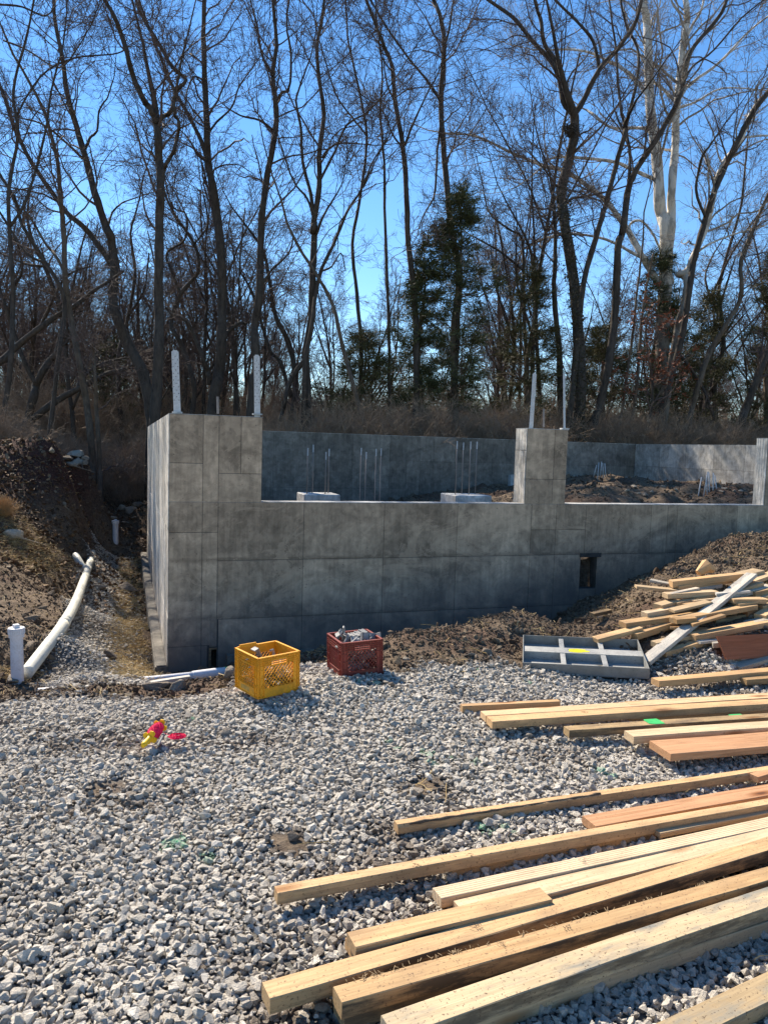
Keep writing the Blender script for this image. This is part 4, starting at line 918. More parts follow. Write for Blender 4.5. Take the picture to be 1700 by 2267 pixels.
    if tab:
        for uu in (cw+.004, W_-cw-.01):
            m = MB()
            pts = [(uu+.018*math.cos(a), .002, .075+.018*math.sin(a)) for a in [2*PI*k/14 for k in range(15)]]; m.tube(pts, .003, 5, False); m.build('round_eye', m_, r)
        m = MB(); m.box(.0025, .0035, .12, .24, .020, .048); m.build('faded_label', simple('label_faded', (.55, .33, .08), .6), r)
    return r
def clamp_mesh(kind, seed):
    r_ = random.Random(seed); m = MB()
    if kind == 0:                    # wedge bolt
        m.tube([(-.06, 0, 0), (.06, 0, 0)], .010, 8); m.tube([(-.066, 0, 0), (-.052, 0, 0)], .019, 6); m.box(.03, .05, -.022, .022, -.004, .004)
    elif kind == 1:                  # bent bracket
        m.box(-.055, .055, -.022, .022, -.003, .003); m.box(.049, .055, -.022, .022, -.003, .05); m.box(-.055, -.049, -.022, .022, -.03, .003); m.tube([(0, 0, -.012), (0, 0, .014)], .009, 6)
    elif kind == 2:                  # channel clamp
        m.box(-.075, .075, -.026, .026, .0, .005); m.box(-.075, .075, -.026, -.021, -.035, .0); m.box(-.075, .075, .021, .026, -.035, .0)
        for k in (-.045, -.01, .03): m.box(k, k+.012, -.028, .028, .004, .010)
    else:                            # hook
        m.tube([(-.05, 0, 0), (.01, 0, .0), (.035, 0, .02), (.04, 0, .045), (.02, 0, .06)], [.008, .009, .009, .008, .007], 6); m.tube([(-.055, -.015, 0), (-.055, .015, 0)], .008, 6)
    me = m.mesh('clamp', [CLAMP]); return bevel_mesh(me, .0012)
CM = [clamp_mesh(k, k) for k in range(4)]
CN = ['wedge_bolt', 'bent_bracket', 'channel_clamp', 'form_hook']
CD = ['short steel wedge bolt', 'bent steel bracket', 'grey channel clamp', 'steel form hook']
def fill(r, items, where):
    M = r.matrix_world
    for i, (k, x, y, z, e, lab) in enumerate(items):
        o = obj(CN[k], CM[k]); o.matrix_world = M@Matrix.Translation((x, y, z))@(Matrix.Rotation(e[2], 4, 'Z')@Matrix.Rotation(e[1], 4, 'Y')@Matrix.Rotation(e[0], 4, 'X'))@Matrix.Scale(1.15, 4)
        tag(o, lab+' '+where, 'form clamp', 'form clamps '+where)
up_r = Vector((0.03, 0.035, 1)); up_y = Vector((.0, .0, 1))
cy_ = crate('dusty yellow milk crate with lattice sides, standing on the gravel nearer the camera', YEL, at(571, 1549, z=.03), at(670, 1529, z=.03), None, Vector((-.02, -.01, 1)), tab=True)
cr_ = crate('dark red milk crate with lattice sides, heaped full of clamps, tilted near the wall', REDP, at(756, 1508, z=.03), at(848, 1493, z=.05), None, Vector((-.035, .0, 1)))
r_ = random.Random(2)
its = [(2, .17, .17, .275, (.1, .05, .1), 'big ribbed channel clamp lying level on top'), (2, .22, .25, .262, (.3, -.1, .4), 'channel clamp behind the ribbed one'), (3, .10, .22, .27, (0, -.9, 1.2), 'hook standing up'), (3, .06, .12, .235, (0, -.2, .4), 'small hook at the left corner'), (1, .09, .20, .25, (.5, .9, .3), 'bracket standing beside the hook'), (1, .27, .12, .27, (1.2, .2, .2), 'bracket end sticking up at the right corner'), (0, .12, .09, .245, (0, -.35, .5), 'bolt sloping at the front'), (0, .06, .24, .25, (0, -1.1, .2), 'bolt standing at the back left'), (2, .20, .10, .245, (.6, .2, -.2), 'tilted channel clamp at the front'), (0, .25, .2, .25, (0, .2, 1.3), 'bolt lying across the right side')]
fill(cr_, its, 'in the dark red crate')
its = [(2, .07, .17, .20, (1.2, .3, .9), 'dark channel clamp leaning in the left corner'), (1, .12, .2, .23, (.2, 1.2, .3), 'bracket standing upright left of centre'), (3, .19, .14, .20, (0, -.6, .4), 'pale hook right of centre'), (1, .22, .12, .195, (.8, .5, 1.0), 'pale bracket beside the hook'), (0, .15, .09, .18, (0, .2, .2), 'bolt lying at the front'), (0, .1, .1, .19, (0, -.4, 2.), 'bolt near the front corner')]
fill(cy_, its, 'in the yellow crate')
def heap(r, n, zmax, where, seed):
    r_ = random.Random(seed); M = r.matrix_world
    for i in range(n):
        k = r_.randrange(4); z = .03+zmax*i/n
        o = obj(CN[k], CM[k]); o.matrix_world = M@Matrix.Translation((r_.uniform(.08, .25), r_.uniform(.08, .25), z))@Matrix.Rotation(r_.uniform(0, 6), 4, 'Z')@Matrix.Rotation(r_.uniform(-.6, .6), 4, 'Y')@Matrix.Scale(1.1, 4)
        tag(o, 'form clamp in the lower heap seen through the lattice '+where, 'form clamp', 'lower heap of clamps '+where)
heap(cy_, 26, .13, 'of the yellow crate', 5); heap(cr_, 34, .19, 'of the dark red crate', 6)

# ---------------------------------------------------------------- aluminium form panel
_dz = Vector((0, 0, .075)); A = Vector(at(1157, 1466, z=.072))-_dz; B = Vector(at(1438, 1479.5, z=.10))-_dz
ux = (B-A).normalized(); uy = Vector(R@np.array([313, 321.5, -1700.0])).normalized(); uy = (uy-ux*uy.dot(ux)).normalized(); Wp = (B-A).length; Dp = .60; uz = ux.cross(uy)
print('form panel', Wp, Dp)
fpn = bpy.data.objects.new('concrete_form', None); col.objects.link(fpn); fpn.matrix_world = Matrix(((ux.x, uy.x, uz.x, A.x), (ux.y, uy.y, uz.y, A.y), (ux.z, uy.z, uz.z, A.z), (0, 0, 0, 1)))
tag(fpn, 'aluminium concrete form panel lying face down with ribs showing and a yellow paint mark', 'form panel')
hF = .075; tF = .007
m = MB(); m.box(tF, Wp-tF, tF, Dp-tF, 0, .004); m.build('face_sheet', ALU, fpn)
for nm, b in (('side_rail', (0, Wp, 0, tF, -.002, hF)), ('side_rail', (0, Wp, Dp-tF, Dp, -.002, hF)), ('end_rail', (0, tF, tF, Dp-tF, -.002, hF)), ('end_rail', (Wp-tF, Wp, tF, Dp-tF, -.002, hF))):
    m = MB(); m.box(*b); obj(nm, bevel_mesh(m.mesh(nm, [ALU_F]), .0012), fpn)
m = MB(); m.box(0, Wp, -.006, .0, -.002, .002); m.build('rail_flange', ALU_F, fpn)
m = MB(); m.box(tF, Wp-tF, Dp*.44, Dp*.44+.11, .060, .065); m.box(tF, Wp-tF, Dp*.44, Dp*.44+.004, .004, .060); m.box(tF, Wp-tF, Dp*.44+.106, Dp*.44+.11, .004, .060); mr = m.build('middle_rib', ALU, fpn)
for k in (1, 2):
    x = Wp*k/3
    for y0, y1 in ((tF, Dp*.44), (Dp*.44+.11, Dp-tF)):
        m = MB(); m.box(x-.018, x+.018, y0, y1, .056, .061); m.box(x-.002, x+.002, y0, y1, .004, .056); m.build('cross_rib', ALU, fpn)
pts = [(.46*Wp+.075*math.cos(a)*(1+.3*random.Random(i).uniform(-1, 1)), Dp*.44+.055+.040*math.sin(a), .0658) for i, a in enumerate([2*PI*k/16 for k in range(16)])]
m = MB(); m.add(pts+[(.46*Wp, Dp*.44+.055, .0658)], [(k, (k+1) % 16, 16) for k in range(16)]); m.build('paint_mark', PAINT_Y, mr)
t_ = obj('lettering', text_mesh('lettering', 'TIMIL', .045, INK), fpn, (Wp*.53, .06, .0052)); t_.rotation_euler = (0, 0, PI)
m = MB()
for x, y in ((.09, .03), (.77, .025)):
    for k in range(3): m.box(Wp*x/.86-.02, Wp*x/.86+.02, .022+k*.012, .027+k*.012, .0045, .009)
m.build('stamped_slot', INK, fpn)

# ---------------------------------------------------------------- mason's line reel
c = Vector(at(340, 1620, z=.045)); rl = empty('string_reel', c, 'yellow reel wound with pink twine lying on the gravel, a loose tangle beside it', 'string reel')
p0 = Vector(at(317, 1651, z=.04))-c; p1 = Vector(at(356, 1606, z=.06))-c; dr = (p1-p0).normalized()
MR = dr.to_track_quat('Z', 'Y').to_matrix().to_4x4(); MR.translation = p0
Lr = (p1-p0).length
m = MB(); m.lathe([(0.001, 0), (.012, .0), (.016, .02), (.013, .07), (.017, .085), (.017, .09)], 10, MR); m.build('handle', REEL_Y, rl, True)
for z, nm in ((.085, 'flange'), (Lr-.012, 'flange')):
    m = MB()
    for k in range(4):
        a = k*PI/2+.5; dx, dy = math.cos(a), math.sin(a); V_ = []
        for zz in (z, z+.006):
            for u, v in ((.0, -.016), (.034, -.015), (.040, 0), (.034, .015), (0, .016)): V_.append(MR@Vector((dx*u-dy*v, dy*u+dx*v, zz+u*.15)))
        m.add(V_, [(4, 3, 2, 1, 0), (5, 6, 7, 8, 9), (0, 1, 6, 5), (1, 2, 7, 6), (2, 3, 8, 7), (3, 4, 9, 8), (4, 0, 5, 9)])
    m.build(nm, REEL_Y, rl)
m = MB(); zz0, zz1 = .092, Lr-.014; tr = 34; pts = []; rad = []
prof = []
for k in range(tr*2+1):
    u = k/(tr*2); rr = .025+.009*math.sin(PI*u); prof.append((rr+(.0014 if k % 2 else 0), zz0+(zz1-zz0)*u))
m.lathe(prof, 16, MR)
r_ = random.Random(3)
for q in range(14):
    ph = r_.uniform(0, 6.28); s_ = r_.choice((-1, 1)); pl = []
    for k in range(9):
        u = k/8; rr = .0262+.009*math.sin(PI*u); a = ph+s_*u*2.6; pl.append(MR@Vector((rr*math.cos(a), rr*math.sin(a), zz0+(zz1-zz0)*u)))
    m.tube(pl, .0012, 4, False)
m.build('wound_twine', PINK, rl)
tc = Vector(at(393, 1634, z=.035)); m = MB(); pts = []
for k in range(190):
    a = k*.9+r_.uniform(-.6, .6); rr = .058*math.sqrt(r_.random()); pts.append(tc+Vector((rr*1.1*math.cos(a), rr*math.sin(a)*1.0, r_.uniform(-.005, .02)*(1-rr/.06)+.01)))
sm = []
for k in range(1, len(pts)-1): sm.append((pts[k-1]+pts[k]*2+pts[k+1])/4)
m.tube(sm, .0017, 4, False); end = MR@Vector((.02, 0, Lr*.8))+c
m.tube([end, (end+tc)/2+Vector((0, 0, .0)), tc], .0016, 4, False)
tw = m.build('loose_twine', PINK); tw.parent = rl; tw.matrix_parent_inverse = Matrix.Translation(-c)
m = MB(); a_ = Vector(at(350, 1650, z=.03)); b_ = Vector(at(362, 1628, z=.05)); m.tube([a_, b_], .0055, 7); m.tube([b_, b_+(b_-a_).normalized()*.006], .011, 7); tag(m.build('stake_pin', CLAMP), 'short grey steel pin lying against the twine reel', 'pin')

# ---------------------------------------------------------------- pipes
def pipe_pts(m, pts, r, n=16, wall=.005):
    m.tube(pts, r, n, False); m.tube(pts, r-wall, n, False)
def standpipe(px, py0, py1, d, label, r=.050):
    b = Vector(at(px, py1, dep=d)); hgt = (py1-py0)/F*d; b.z -= .08; hgt += .08
    t = empty('standpipe', b, label, 'pipe', 'capped white standpipes')
    lean = Vector((-.012, 0, 1)).normalized(); M = lean.to_track_quat('Z', 'Y').to_matrix().to_4x4()
    m = MB(); m.lathe([(r, -.12), (r, hgt-.06)], 24, M); m.build('pipe', PVC, t, True)
    m = MB(); m.lathe([(r+.001, hgt-.14), (r+.010, hgt-.137), (r+.011, hgt-.115), (r+.014, hgt-.110), (r+.014, hgt-.062), (r+.012, hgt-.058), (.001, hgt-.056)], 24, M)
    for k in range(24): a = 2*PI*k/24; m.box(-.0015, .0015, -.002, .002, hgt-.105, hgt-.064, M@Matrix.Rotation(a, 4, 'Z')@Matrix.Translation((r+.015, 0, 0)))
    cp = m.build('threaded_cap', PVC, t)
    m = MB(); m.box(-.022, .022, -.022, .022, hgt-.057, hgt-.03, M@Matrix.Rotation(.5, 4, 'Z')); obj('cap_nut', bevel_mesh(m.mesh('cap_nut', [PVC]), .002), cp)
    m = MB(); m.lathe([(r+.0005, -.12), (r+.007, -.12), (r+.007, .05), (r+.0005, .055)], 24, M); m.build('socket', PVC, t)
    return t
standpipe(40, 1372, 1508, 6.4, 'capped white standpipe at the left edge beside the long pipe, nearer the camera')
standpipe(257, 1146, 1214, 16.6, 'distant capped white standpipe at the far end of the trench', .06)
pl = [D(px, py, d) for px, py, d in [(58, 1492, 6.5), (98, 1440, 7.0), (137, 1388, 7.7), (165, 1340, 8.9), (182, 1297, 10.5), (194, 1263, 12.4), (203, 1233, 14.4), (206, 1221, 15.4)]]
def spline(P, n):
    P = [Vector(p) for p in P]; out = []
    for i in range(len(P)-1):
        p0, p1, p2, p3 = P[max(i-1, 0)], P[i], P[i+1], P[min(i+2, len(P)-1)]
        for k in range(n):
            t = k/n; out.append(.5*((2*p1)+(p2-p0)*t+(2*p0-5*p1+4*p2-p3)*t*t+(3*p1-p0-3*p2+p3)*t**3))
    out.append(P[-1]); return out
PL = spline(pl, 6)
lp = empty('drain_pipe', PL[0], 'long cream drain pipe running down the left bank toward the distant standpipe', 'pipe')
def parx(o, p): o.parent = p; o.matrix_parent_inverse = Matrix.Translation(-p.location); return o
cuts = [0, 13, 28, 31, 34, len(PL)-1]
for a, b in zip(cuts[:-1], cuts[1:]):
    m = MB(); m.tube(PL[a:b+1], .057, 16, True); parx(m.build('pipe_length', PVC_OLD, None, True), lp)
for k in (13, 28, 31, 34):
    k = min(k, len(PL)-2); m = MB(); dv = (PL[k+1]-PL[k-1]).normalized()
    m.tube([PL[k]-dv*.05, PL[k]-dv*.045, PL[k]+dv*.05], [.0575, .062, .062], 16, False); m.tube([PL[k]+dv*.048, PL[k]+dv*.054], .0605, 16, False, 1); parx(m.build('coupling', [PVC_OLD, BLACKP], None, True), lp)
a = Vector(at(168, 1246, dep=13.4)); b = Vector(at(189, 1262, dep=12.7)); m = MB(); a.z = gzs(a.x, a.y)+.1; b.z = gzs(b.x, b.y)+.13
m.tube([a, b], .062, 16, False); m.tube([a, b], .056, 16, False, 1); tag(m.build('pipe_stub', [PVC_OLD, BLACKP], None, True), 'short open ended pipe poking from the bank beside the long drain pipe', 'pipe')
# white pipe along the front of the trench
def lay(pts, r, name, label, mats, extra=None):
    P = spline([at(px, py, dep=d) for px, py, d in pts], 4); t = empty(name, P[0], label, 'pipe'); m = MB(); m.tube(P, r, 16, True); parx(m.build('pipe', mats, None, True), t); return t, P
t, P = lay([(232, 1515, 6.6), (300, 1509, 6.7), (372, 1502, 6.8), (426, 1496, 6.9)], .036, 'white_pipe', 'thin white pipe crossing in front of the wall corner, propped on a board scrap', PVC)
m = MB(); e = [Vector(at(px, py, dep=d)) for px, py, d in [(424, 1497, 6.9), (429, 1496.5, 6.91), (470, 1491, 7.0), (505, 1487, 7.08)]]; m.tube(e, [.040, .046, .046, .046], 16, True); parx(m.build('wide_socket', PVC, None, True), t)
m = MB(); e2 = [e[3]-(e[3]-e[2]).normalized()*.03, e[3]+(e[3]-e[2]).normalized()*.002]; m.tube(e2, .0468, 16, True); parx(m.build('green_end', PAINT_GREEN, None, True), t)
lay([(84, 1533, 5.95), (110, 1531, 6.0), (140, 1527, 6.1), (170, 1521, 6.2)], .034, 'white_pipe', 'white pipe half buried in soil next to the near standpipe', PVC)
lay([(226, 1214, 16.4), (260, 1213.5, 16.6), (330, 1214, 17.0)], .05, 'white_pipe', 'white pipe lying across the far end of the trench behind the concrete', PVC)
# ---------------------------------------------------------------- rocks
RK = [hull_stone(300+i, 12+i % 5, 0.7, sub=1) for i in range(10)]
for r_m in RK: r_m.materials.append(ROCK)
RK2 = []
for r_m in RK: q = r_m.copy(); q.materials[0] = ROCK_GREY; RK2.append(q)
def rock(px, py, sx, sy, label, grp, grey=False, k=None, dz=0.0, rz=None, name='rock', tilt=0):
    P = on_ground(px, py); d = np.linalg.norm(P-CAM); a = sx/2/F*d; b = sy/2/F*d
    i = (int(px*7+py) if k is None else k) % 10
    o = obj(name, (RK2 if grey else RK)[i]); o.location = Vector(P)+Vector((0, a*.3, b*.35+dz)); o.scale = (a*1.05, a*.9, b*1.35); o.rotation_euler = (tilt, tilt*.5, rz if rz is not None else (px*.37) % 6.28)
    return tag(o, label, 'rock', grp)
G1 = 'loose rocks in the trench by the side wall'
rock(283, 1312, 62, 34, 'largest smooth tan boulder lying across the trench', G1, rz=-.3, tilt=.15)
rock(216, 1305, 46, 22, 'flat brown rock touching the long drain pipe joint', G1, rz=.2)
rock(252, 1408, 26, 20, 'dark grey rock in the middle of the trench', G1, True)
rock(244, 1462, 42, 44, 'blocky brown rock near the mouth of the trench', G1)
rock(300, 1458, 36, 14, 'small flat slab in the trench beside the blocky rock', G1)
rock(300, 1388, 14, 8, 'pebble sized stone in the straw of the trench', G1)
rock(212, 1268, 22, 14, 'brown stone wedged behind the short open pipe', G1)
rock(310, 1430, 14, 8, 'small stone on the straw next to the footing', G1)
G2 = 'stones on the left bank'
rock(26, 1190, 52, 34, 'pale tan boulder on the left slope near the frame edge', G2, True)
rock(70, 1375, 48, 20, 'long brown rock behind the near standpipe', G2)
rock(72, 1438, 52, 30, 'dark red brown lump between near standpipe and long pipe', G2)
rock(30, 1515, 62, 34, 'dark clod heaped around the foot of the near standpipe', G2)
rock(124, 1224, 9, 5, 'tiny white stone on the slope above the short pipe', G2, True)
rock(81, 1224, 9, 5, 'tiny white stone further left on the slope', G2, True)
rock(19, 1258, 26, 8, 'thin pale flint low on the left slope', G2, True, rz=-.6)
rock(115, 1318, 30, 16, 'clod of earth left of the pipe bend', G2)
rock(95, 1350, 26, 14, 'clod of earth above the brown rock', G2)
GS = 'stack of stones at the crest of the left dirt pile'
for q, (px, py, sx, sy, lab) in enumerate([(140, 1007, 40, 12, 'long flat stone on the upper left'), (172, 1012, 44, 14, 'broad slab at the top'), (190, 1022, 30, 12, 'slab at the right end'), (150, 1024, 34, 12, 'flat stone second down on the left'), (172, 1034, 36, 12, 'flat stone second down in the middle'), (160, 1042, 30, 12, 'lowest flat stone'), (115, 1013, 26, 10, 'small stone at the left end'), (190, 1042, 22, 12, 'round stone at the lower right')]):
    rock(px, py, sx*1.1, sy*1.5, lab+' of the stone stack on the dirt pile', GS, True, dz=.02*q)
GT = 'stones heaped behind the twin trunk tree'
for q, (px, py, sx, sy, lab) in enumerate([(238, 1068, 26, 18, 'tan stone highest'), (252, 1098, 34, 20, 'tan stone just below the highest'), (268, 1130, 30, 20, 'angular stone midway down'), (290, 1135, 34, 26, 'dark round stone'), (246, 1148, 28, 14, 'flat stone low'), (306, 1120, 26, 18, 'brown stone beside the wall'), (180, 1075, 34, 14, 'long stone left of the trunks'), (195, 1060, 26, 12, 'stone left of the trunks, upper'), (280, 1160, 26, 12, 'small stone at the bottom'), (272, 1098, 28, 14, 'pale slab leaning'), (300, 1150, 30, 16, 'brown slab near the wall')]):
    rock(px, py, sx, sy, lab+' in the heap behind the twin trunks', GT, q % 2 == 0)
rock(96, 1098, 10, 26, 'narrow upright pale stone in the dark left pile', G2, True); rock(143, 1121, 12, 20, 'small upright pale stone lower in the dark left pile', G2, True)
G3 = 'rocks and clods along the front soil band'
rock(345, 1530, 74, 34, 'flat tan rock under the propped board scrap', G3, rz=.1)
rock(398, 1530, 44, 36, 'dark rock in the shadow of the board scrap', G3, rz=.5)
rock(512, 1505, 50, 60, 'rounded lump of soil between the white pipe and the yellow crate', G3, name='soil_lump')
rock(275, 1545, 46, 14, 'flat blue grey stone on the soil band', G3, True, rz=.2)
rock(300, 1553, 34, 12, 'grey stone beside the flat blue one', G3, True)
rock(438, 1536, 14, 12, 'small brown stone right of the board scrap', G3)
rock(900, 1463, 26, 14, 'yellowish flat stone right of the dark red crate', G3, True); rock(1045, 1455, 30, 22, 'brown clod at the foot of the ridge', G3); rock(1078, 1450, 32, 24, 'reddish clod beside another at the foot of the ridge', G3); rock(1020, 1445, 34, 14, 'flat brown clod higher on the ridge foot', G3)
rock(1154, 1402, 14, 24, 'smooth blue grey stone behind the corner of the form panel', G3, True)
rock(1458, 1478, 30, 18, 'brown stone between form panel and brown board', G3); rock(215, 1690, 26, 14, 'dark slate chip among the gravel at the left', G3, True); rock(948, 1700, 36, 20, 'long tan stone by the bare patch', G3, True, rz=-.5); rock(300, 1752, 30, 16, 'dark grey chip on the gravel', G3, True); rock(1000, 1718, 34, 16, 'large grey gravel stone beside the bare patch', G3, True)
GI = 'rubble inside the foundation'
for q in range(26):
    px = 1330+q*14+random.uniform(-5, 5); py = 1084+random.uniform(-8, 14); rock(px, py, random.uniform(12, 30), random.uniform(6, 12), 'dark stone in the rubble bank inside the foundation', GI, q % 4 == 0)
# propped scrap
board(at(335, 1510, dep=6.15), at(422, 1497, dep=6.3), .05, .062, W_GREY, 'grey board scrap propping up the white pipe', 'scraps', extra=0)
board(at(1315, 1358, dep=6.95), at(1355, 1349, dep=7.05), .06, .03, W_OLD, 'dark board scrap half buried in the ridge of soil', 'scraps', extra=0)
board(at(866, 1467, dep=5.6), at(886, 1471, dep=5.55), .02, .01, W_ORANGE, 'thin stick beside the dark red crate', 'scraps', extra=.05)
# straw tuft at left edge
m = MB(); c = Vector(at(6, 1102, dep=11.5)); c.z = gzs(c.x, c.y)
for k in range(500):
    a = random.uniform(0, 6.28); e = random.uniform(.2, 1.5); L = random.uniform(.12, .3); b = c+Vector((random.gauss(0, .05), random.gauss(0, .05), random.uniform(0, .06)))
    m.bar(b, b+Vector((math.cos(a)*math.cos(e), math.sin(a)*math.cos(e), math.sin(e)))*L, .004, .003)
tag(m.build('straw_tuft', simple('straw_dry', (.42, .26, .12), .8)), 'tuft of dry orange straw at the left edge of the dirt pile', 'straw')
# ---------------------------------------------------------------- bare trees: traced trunks, grown branches
def tubes_np(P, Rr, S):
    """P (N,K,3) centre lines, Rr (N,K) radii -> verts, quads"""
    N_, K = P.shape[:2]; T_ = np.gradient(P, axis=1); T_ /= np.linalg.norm(T_, axis=2, keepdims=True)+1e-9
    ref = np.where(np.abs(T_[:, :1, 2:3]) < .9, np.array([0, 0, 1.]), np.array([1., 0, 0]))
    U = np.cross(T_, np.broadcast_to(ref, T_.shape)); U /= np.linalg.norm(U, axis=2, keepdims=True)+1e-9; W_ = np.cross(T_, U)
    a = np.arange(S)*2*PI/S
    V = P[:, :, None]+Rr[:, :, None, None]*(U[:, :, None]*np.cos(a)[None, None, :, None]+W_[:, :, None]*np.sin(a)[None, None, :, None])
    I_ = np.arange(N_*K*S).reshape(N_, K, S); J = np.roll(I_, -1, 2)
    Q_ = np.stack([I_[:, :-1], J[:, :-1], J[:, 1:], I_[:, 1:]], -1).reshape(-1, 4)
    return V.reshape(-1, 3), Q_
def resample(P, n):
    P = np.asarray(P, float); d = np.append(0, np.cumsum(np.linalg.norm(np.diff(P[:, :3], axis=0), axis=1))); t = np.linspace(0, d[-1], n)
    return np.stack([np.interp(t, d, P[:, i]) for i in range(P.shape[1])], 1)
def grow(PP, RR, n_per, lf, rf, K, g, ang=(30, 65), up=.15, kink=.18, tmin=.2, tmax=1.0, rmax=None):
    """children of the polylines PP (N,K0,3), radii RR (N,K0)"""
    N_, K0 = RR.shape; tot = N_*n_per; pi = np.repeat(np.arange(N_), n_per)
    t = g.uniform(tmin, tmax, tot)*(K0-1.001); i0 = t.astype(int); f = (t-i0)[:, None]
    st = PP[pi, i0]*(1-f)+PP[pi, i0+1]*f; tg = PP[pi, i0+1]-PP[pi, i0]; pr = RR[pi, i0]*(1-f[:, 0])+RR[pi, i0+1]*f[:, 0]
    tg /= np.linalg.norm(tg, axis=1, keepdims=True)+1e-9
    rv = g.normal(size=(tot, 3)); pe = rv-tg*(rv*tg).sum(1, keepdims=True); pe /= np.linalg.norm(pe, axis=1, keepdims=True)
    an = np.radians(g.uniform(*ang, tot))[:, None]; d = tg*np.cos(an)+pe*np.sin(an); d[:, 2] += up; d /= np.linalg.norm(d, axis=1, keepdims=True)
    L = lf*g.uniform(.45, 1.25, tot)*(1-.45*t/(K0-1)); r0 = np.minimum(pr*rf, rmax or 9)*g.uniform(.6, 1, tot)
    C = np.empty((tot, K, 3)); C[:, 0] = st
    for k in range(1, K):
        C[:, k] = C[:, k-1]+d*(L/(K-1))[:, None]; d = d+g.normal(0, kink, (tot, 3)); d[:, 2] += up*.25; d /= np.linalg.norm(d, axis=1, keepdims=True)
    return C, np.maximum(r0, .0028)[:, None]*np.linspace(1, .35, K)[None]
def cull(C, Rr, m=120):
    px, py, d = proj(C[:, 0]); k = (px > -m) & (px < 1700+m) & (py > -m*0.35) & (d > 1); return C[k], Rr[k]
def crown_from(L1, seed, dens=1.0, lscale=1.0, twr=.0048, keepout=True, up=.12, kink=.30):
    """L1: list of (P(n,3), r(n)) limbs. returns verts, quads of branches and twigs"""
    g = np.random.default_rng(seed); out = []
    K0 = 14; A = []; B = []
    for P, r in L1:
        q = resample(np.column_stack([P, r]), K0); A.append(q[:, :3]); B.append(q[:, 3])
    A = np.array(A); B = np.array(B); ll = np.linalg.norm(A[:, -1]-A[:, 0], axis=1)
    wl = []
    C1s, R1s = [], []
    for i in range(len(A)):
        n1 = max(2, int(ll[i]*2.3*dens)); c, r = grow(A[i:i+1], B[i:i+1], n1, min(3.0, .55+.30*ll[i])*lscale, .42, 8, g, (25, 70), up, kink*.8, .12, 1.0, .045); C1s.append(c); R1s.append(r)
    C1 = np.concatenate(C1s); R1 = np.concatenate(R1s); C1, R1 = cull(C1, R1, 260) if keepout else (C1, R1); R1 = np.maximum(R1, twr*1.5)
    out.append(tubes_np(C1, R1, 5))
    C2, R2 = grow(C1, R1, 7, .95*lscale, .55, 6, g, (25, 65), up*.8, kink, .15); 
    if keepout: C2, R2 = cull(C2, R2, 180)
    R2 = np.maximum(R2, twr); out.append(tubes_np(C2, R2, 3))
    C3, R3 = grow(C2, R2, 7, .42*lscale, .7, 4, g, (25, 60), up*.5, kink*1.2, .15)
    if keepout: C3, R3 = cull(C3, R3, 100)
    R3 = np.maximum(R3, twr*.62); out.append(tubes_np(C3, R3, 3))
    off = 0; V_, Q_ = [], []
    for v, q in out: V_.append(v); Q_.append(q+off); off += len(v)
    return np.concatenate(V_), np.concatenate(Q_)
def smoothpx(pts, n):
    P = [Vector((a[0], a[1], a[2] if len(a) > 2 else 0)) for a in pts]; return spline(P, n)
TRI = [0]
def traced_tree(label, d, limbs, w0, bark=BARK, twig=TWIG, dens=1.0, seed=1, name='bare_tree', group='bare trees at the edge of the wood', lscale=1.0, base_z=None, vine=0):
    """limbs: list of (list of photo points, start width px, end width px); the first is the trunk"""
    g = random.Random(seed); L1 = []; m = MB(); ub = (limbs[0][0][0][0]-850)/F
    if ub > -.2: d = max(d, 17.2/(.9446-.316*ub)+1.0+(d-17)*.5)
    for j, (pts, wa, wb) in enumerate(limbs):
        sp = smoothpx(pts, 4); n = len(sp); dd = 0 if j == 0 else g.uniform(-1.3, 1.3); P, r = [], []
        for i, p in enumerate(sp):
            t = i/(n-1); de = d+dd*t**1.2+(.10*math.sin(i*1.1+j) if t > .1 else 0); jx = g.uniform(-1, 1)*.8
            P.append(Vector(at(p.x+jx, p.y, dep=de))); r.append(.80*(wa+(wb-wa)*t)/2/F*de*(1+.06*math.sin(i*1.9+j)))
        if j == 0:
            b = P[0].copy(); gz0 = gzs(b.x, b.y)
            if b.z > gz0-.05: P.insert(0, Vector((b.x, b.y, gz0-.15))); r.insert(0, r[0]*1.25)
            r[0] *= 1.15
        # carry limbs on beyond the frame so that they taper out
        if P[-1].z > 7.5:
            dv = (P[-1]-P[-3]).normalized(); q = P[-1]; rr = r[-1]
            for k in range(5): dv = (dv+Vector((g.uniform(-.2, .2), g.uniform(-.2, .2), .1))).normalized(); q = q+dv*.7; rr *= .72; P.append(q); r.append(rr)
        m.tube(P, r, 9 if wa > 14 else 6, True); L1.append((np.array([tuple(p) for p in P]), np.array(r)))
    base = L1[0][0][0]
    root = empty(name, base, label, 'tree', group)
    tr = m.build('trunk', bark, None, True); parx(tr, root)
    V_, Q_ = crown_from([(P[len(P)//(3 if j == 0 else 8):], r[len(P)//(3 if j == 0 else 8):]) for j, (P, r) in enumerate(L1)], seed, dens, lscale)
    TRI[0] += len(Q_)*2; cr = obj('crown', mesh_np('crown', V_, Q=Q_, mats=[twig])); parx(cr, root)
    return root
TT = traced_tree
TT('tall grey tree with a clear Y fork high above the corner pier', 18, [
 ([(344, 915), (352, 780), (352, 650), (353, 512), (356, 410), (352, 333), (348, 271)], 29, 20),
 ([(348, 273), (335, 243), (318, 220), (295, 169), (279, 108), (256, 41), (233, 0), (210, -60)], 19, 9),
 ([(348, 273), (362, 258), (379, 246), (392, 200), (412, 177), (382, 149), (353, 97), (318, 41), (302, 0), (290, -60)], 13, 7),
 ([(357, 405), (364, 375), (371, 359), (385, 335), (394, 300), (397, 271), (386, 251), (388, 215)], 12, 8)], 28, seed=1, dens=.8)
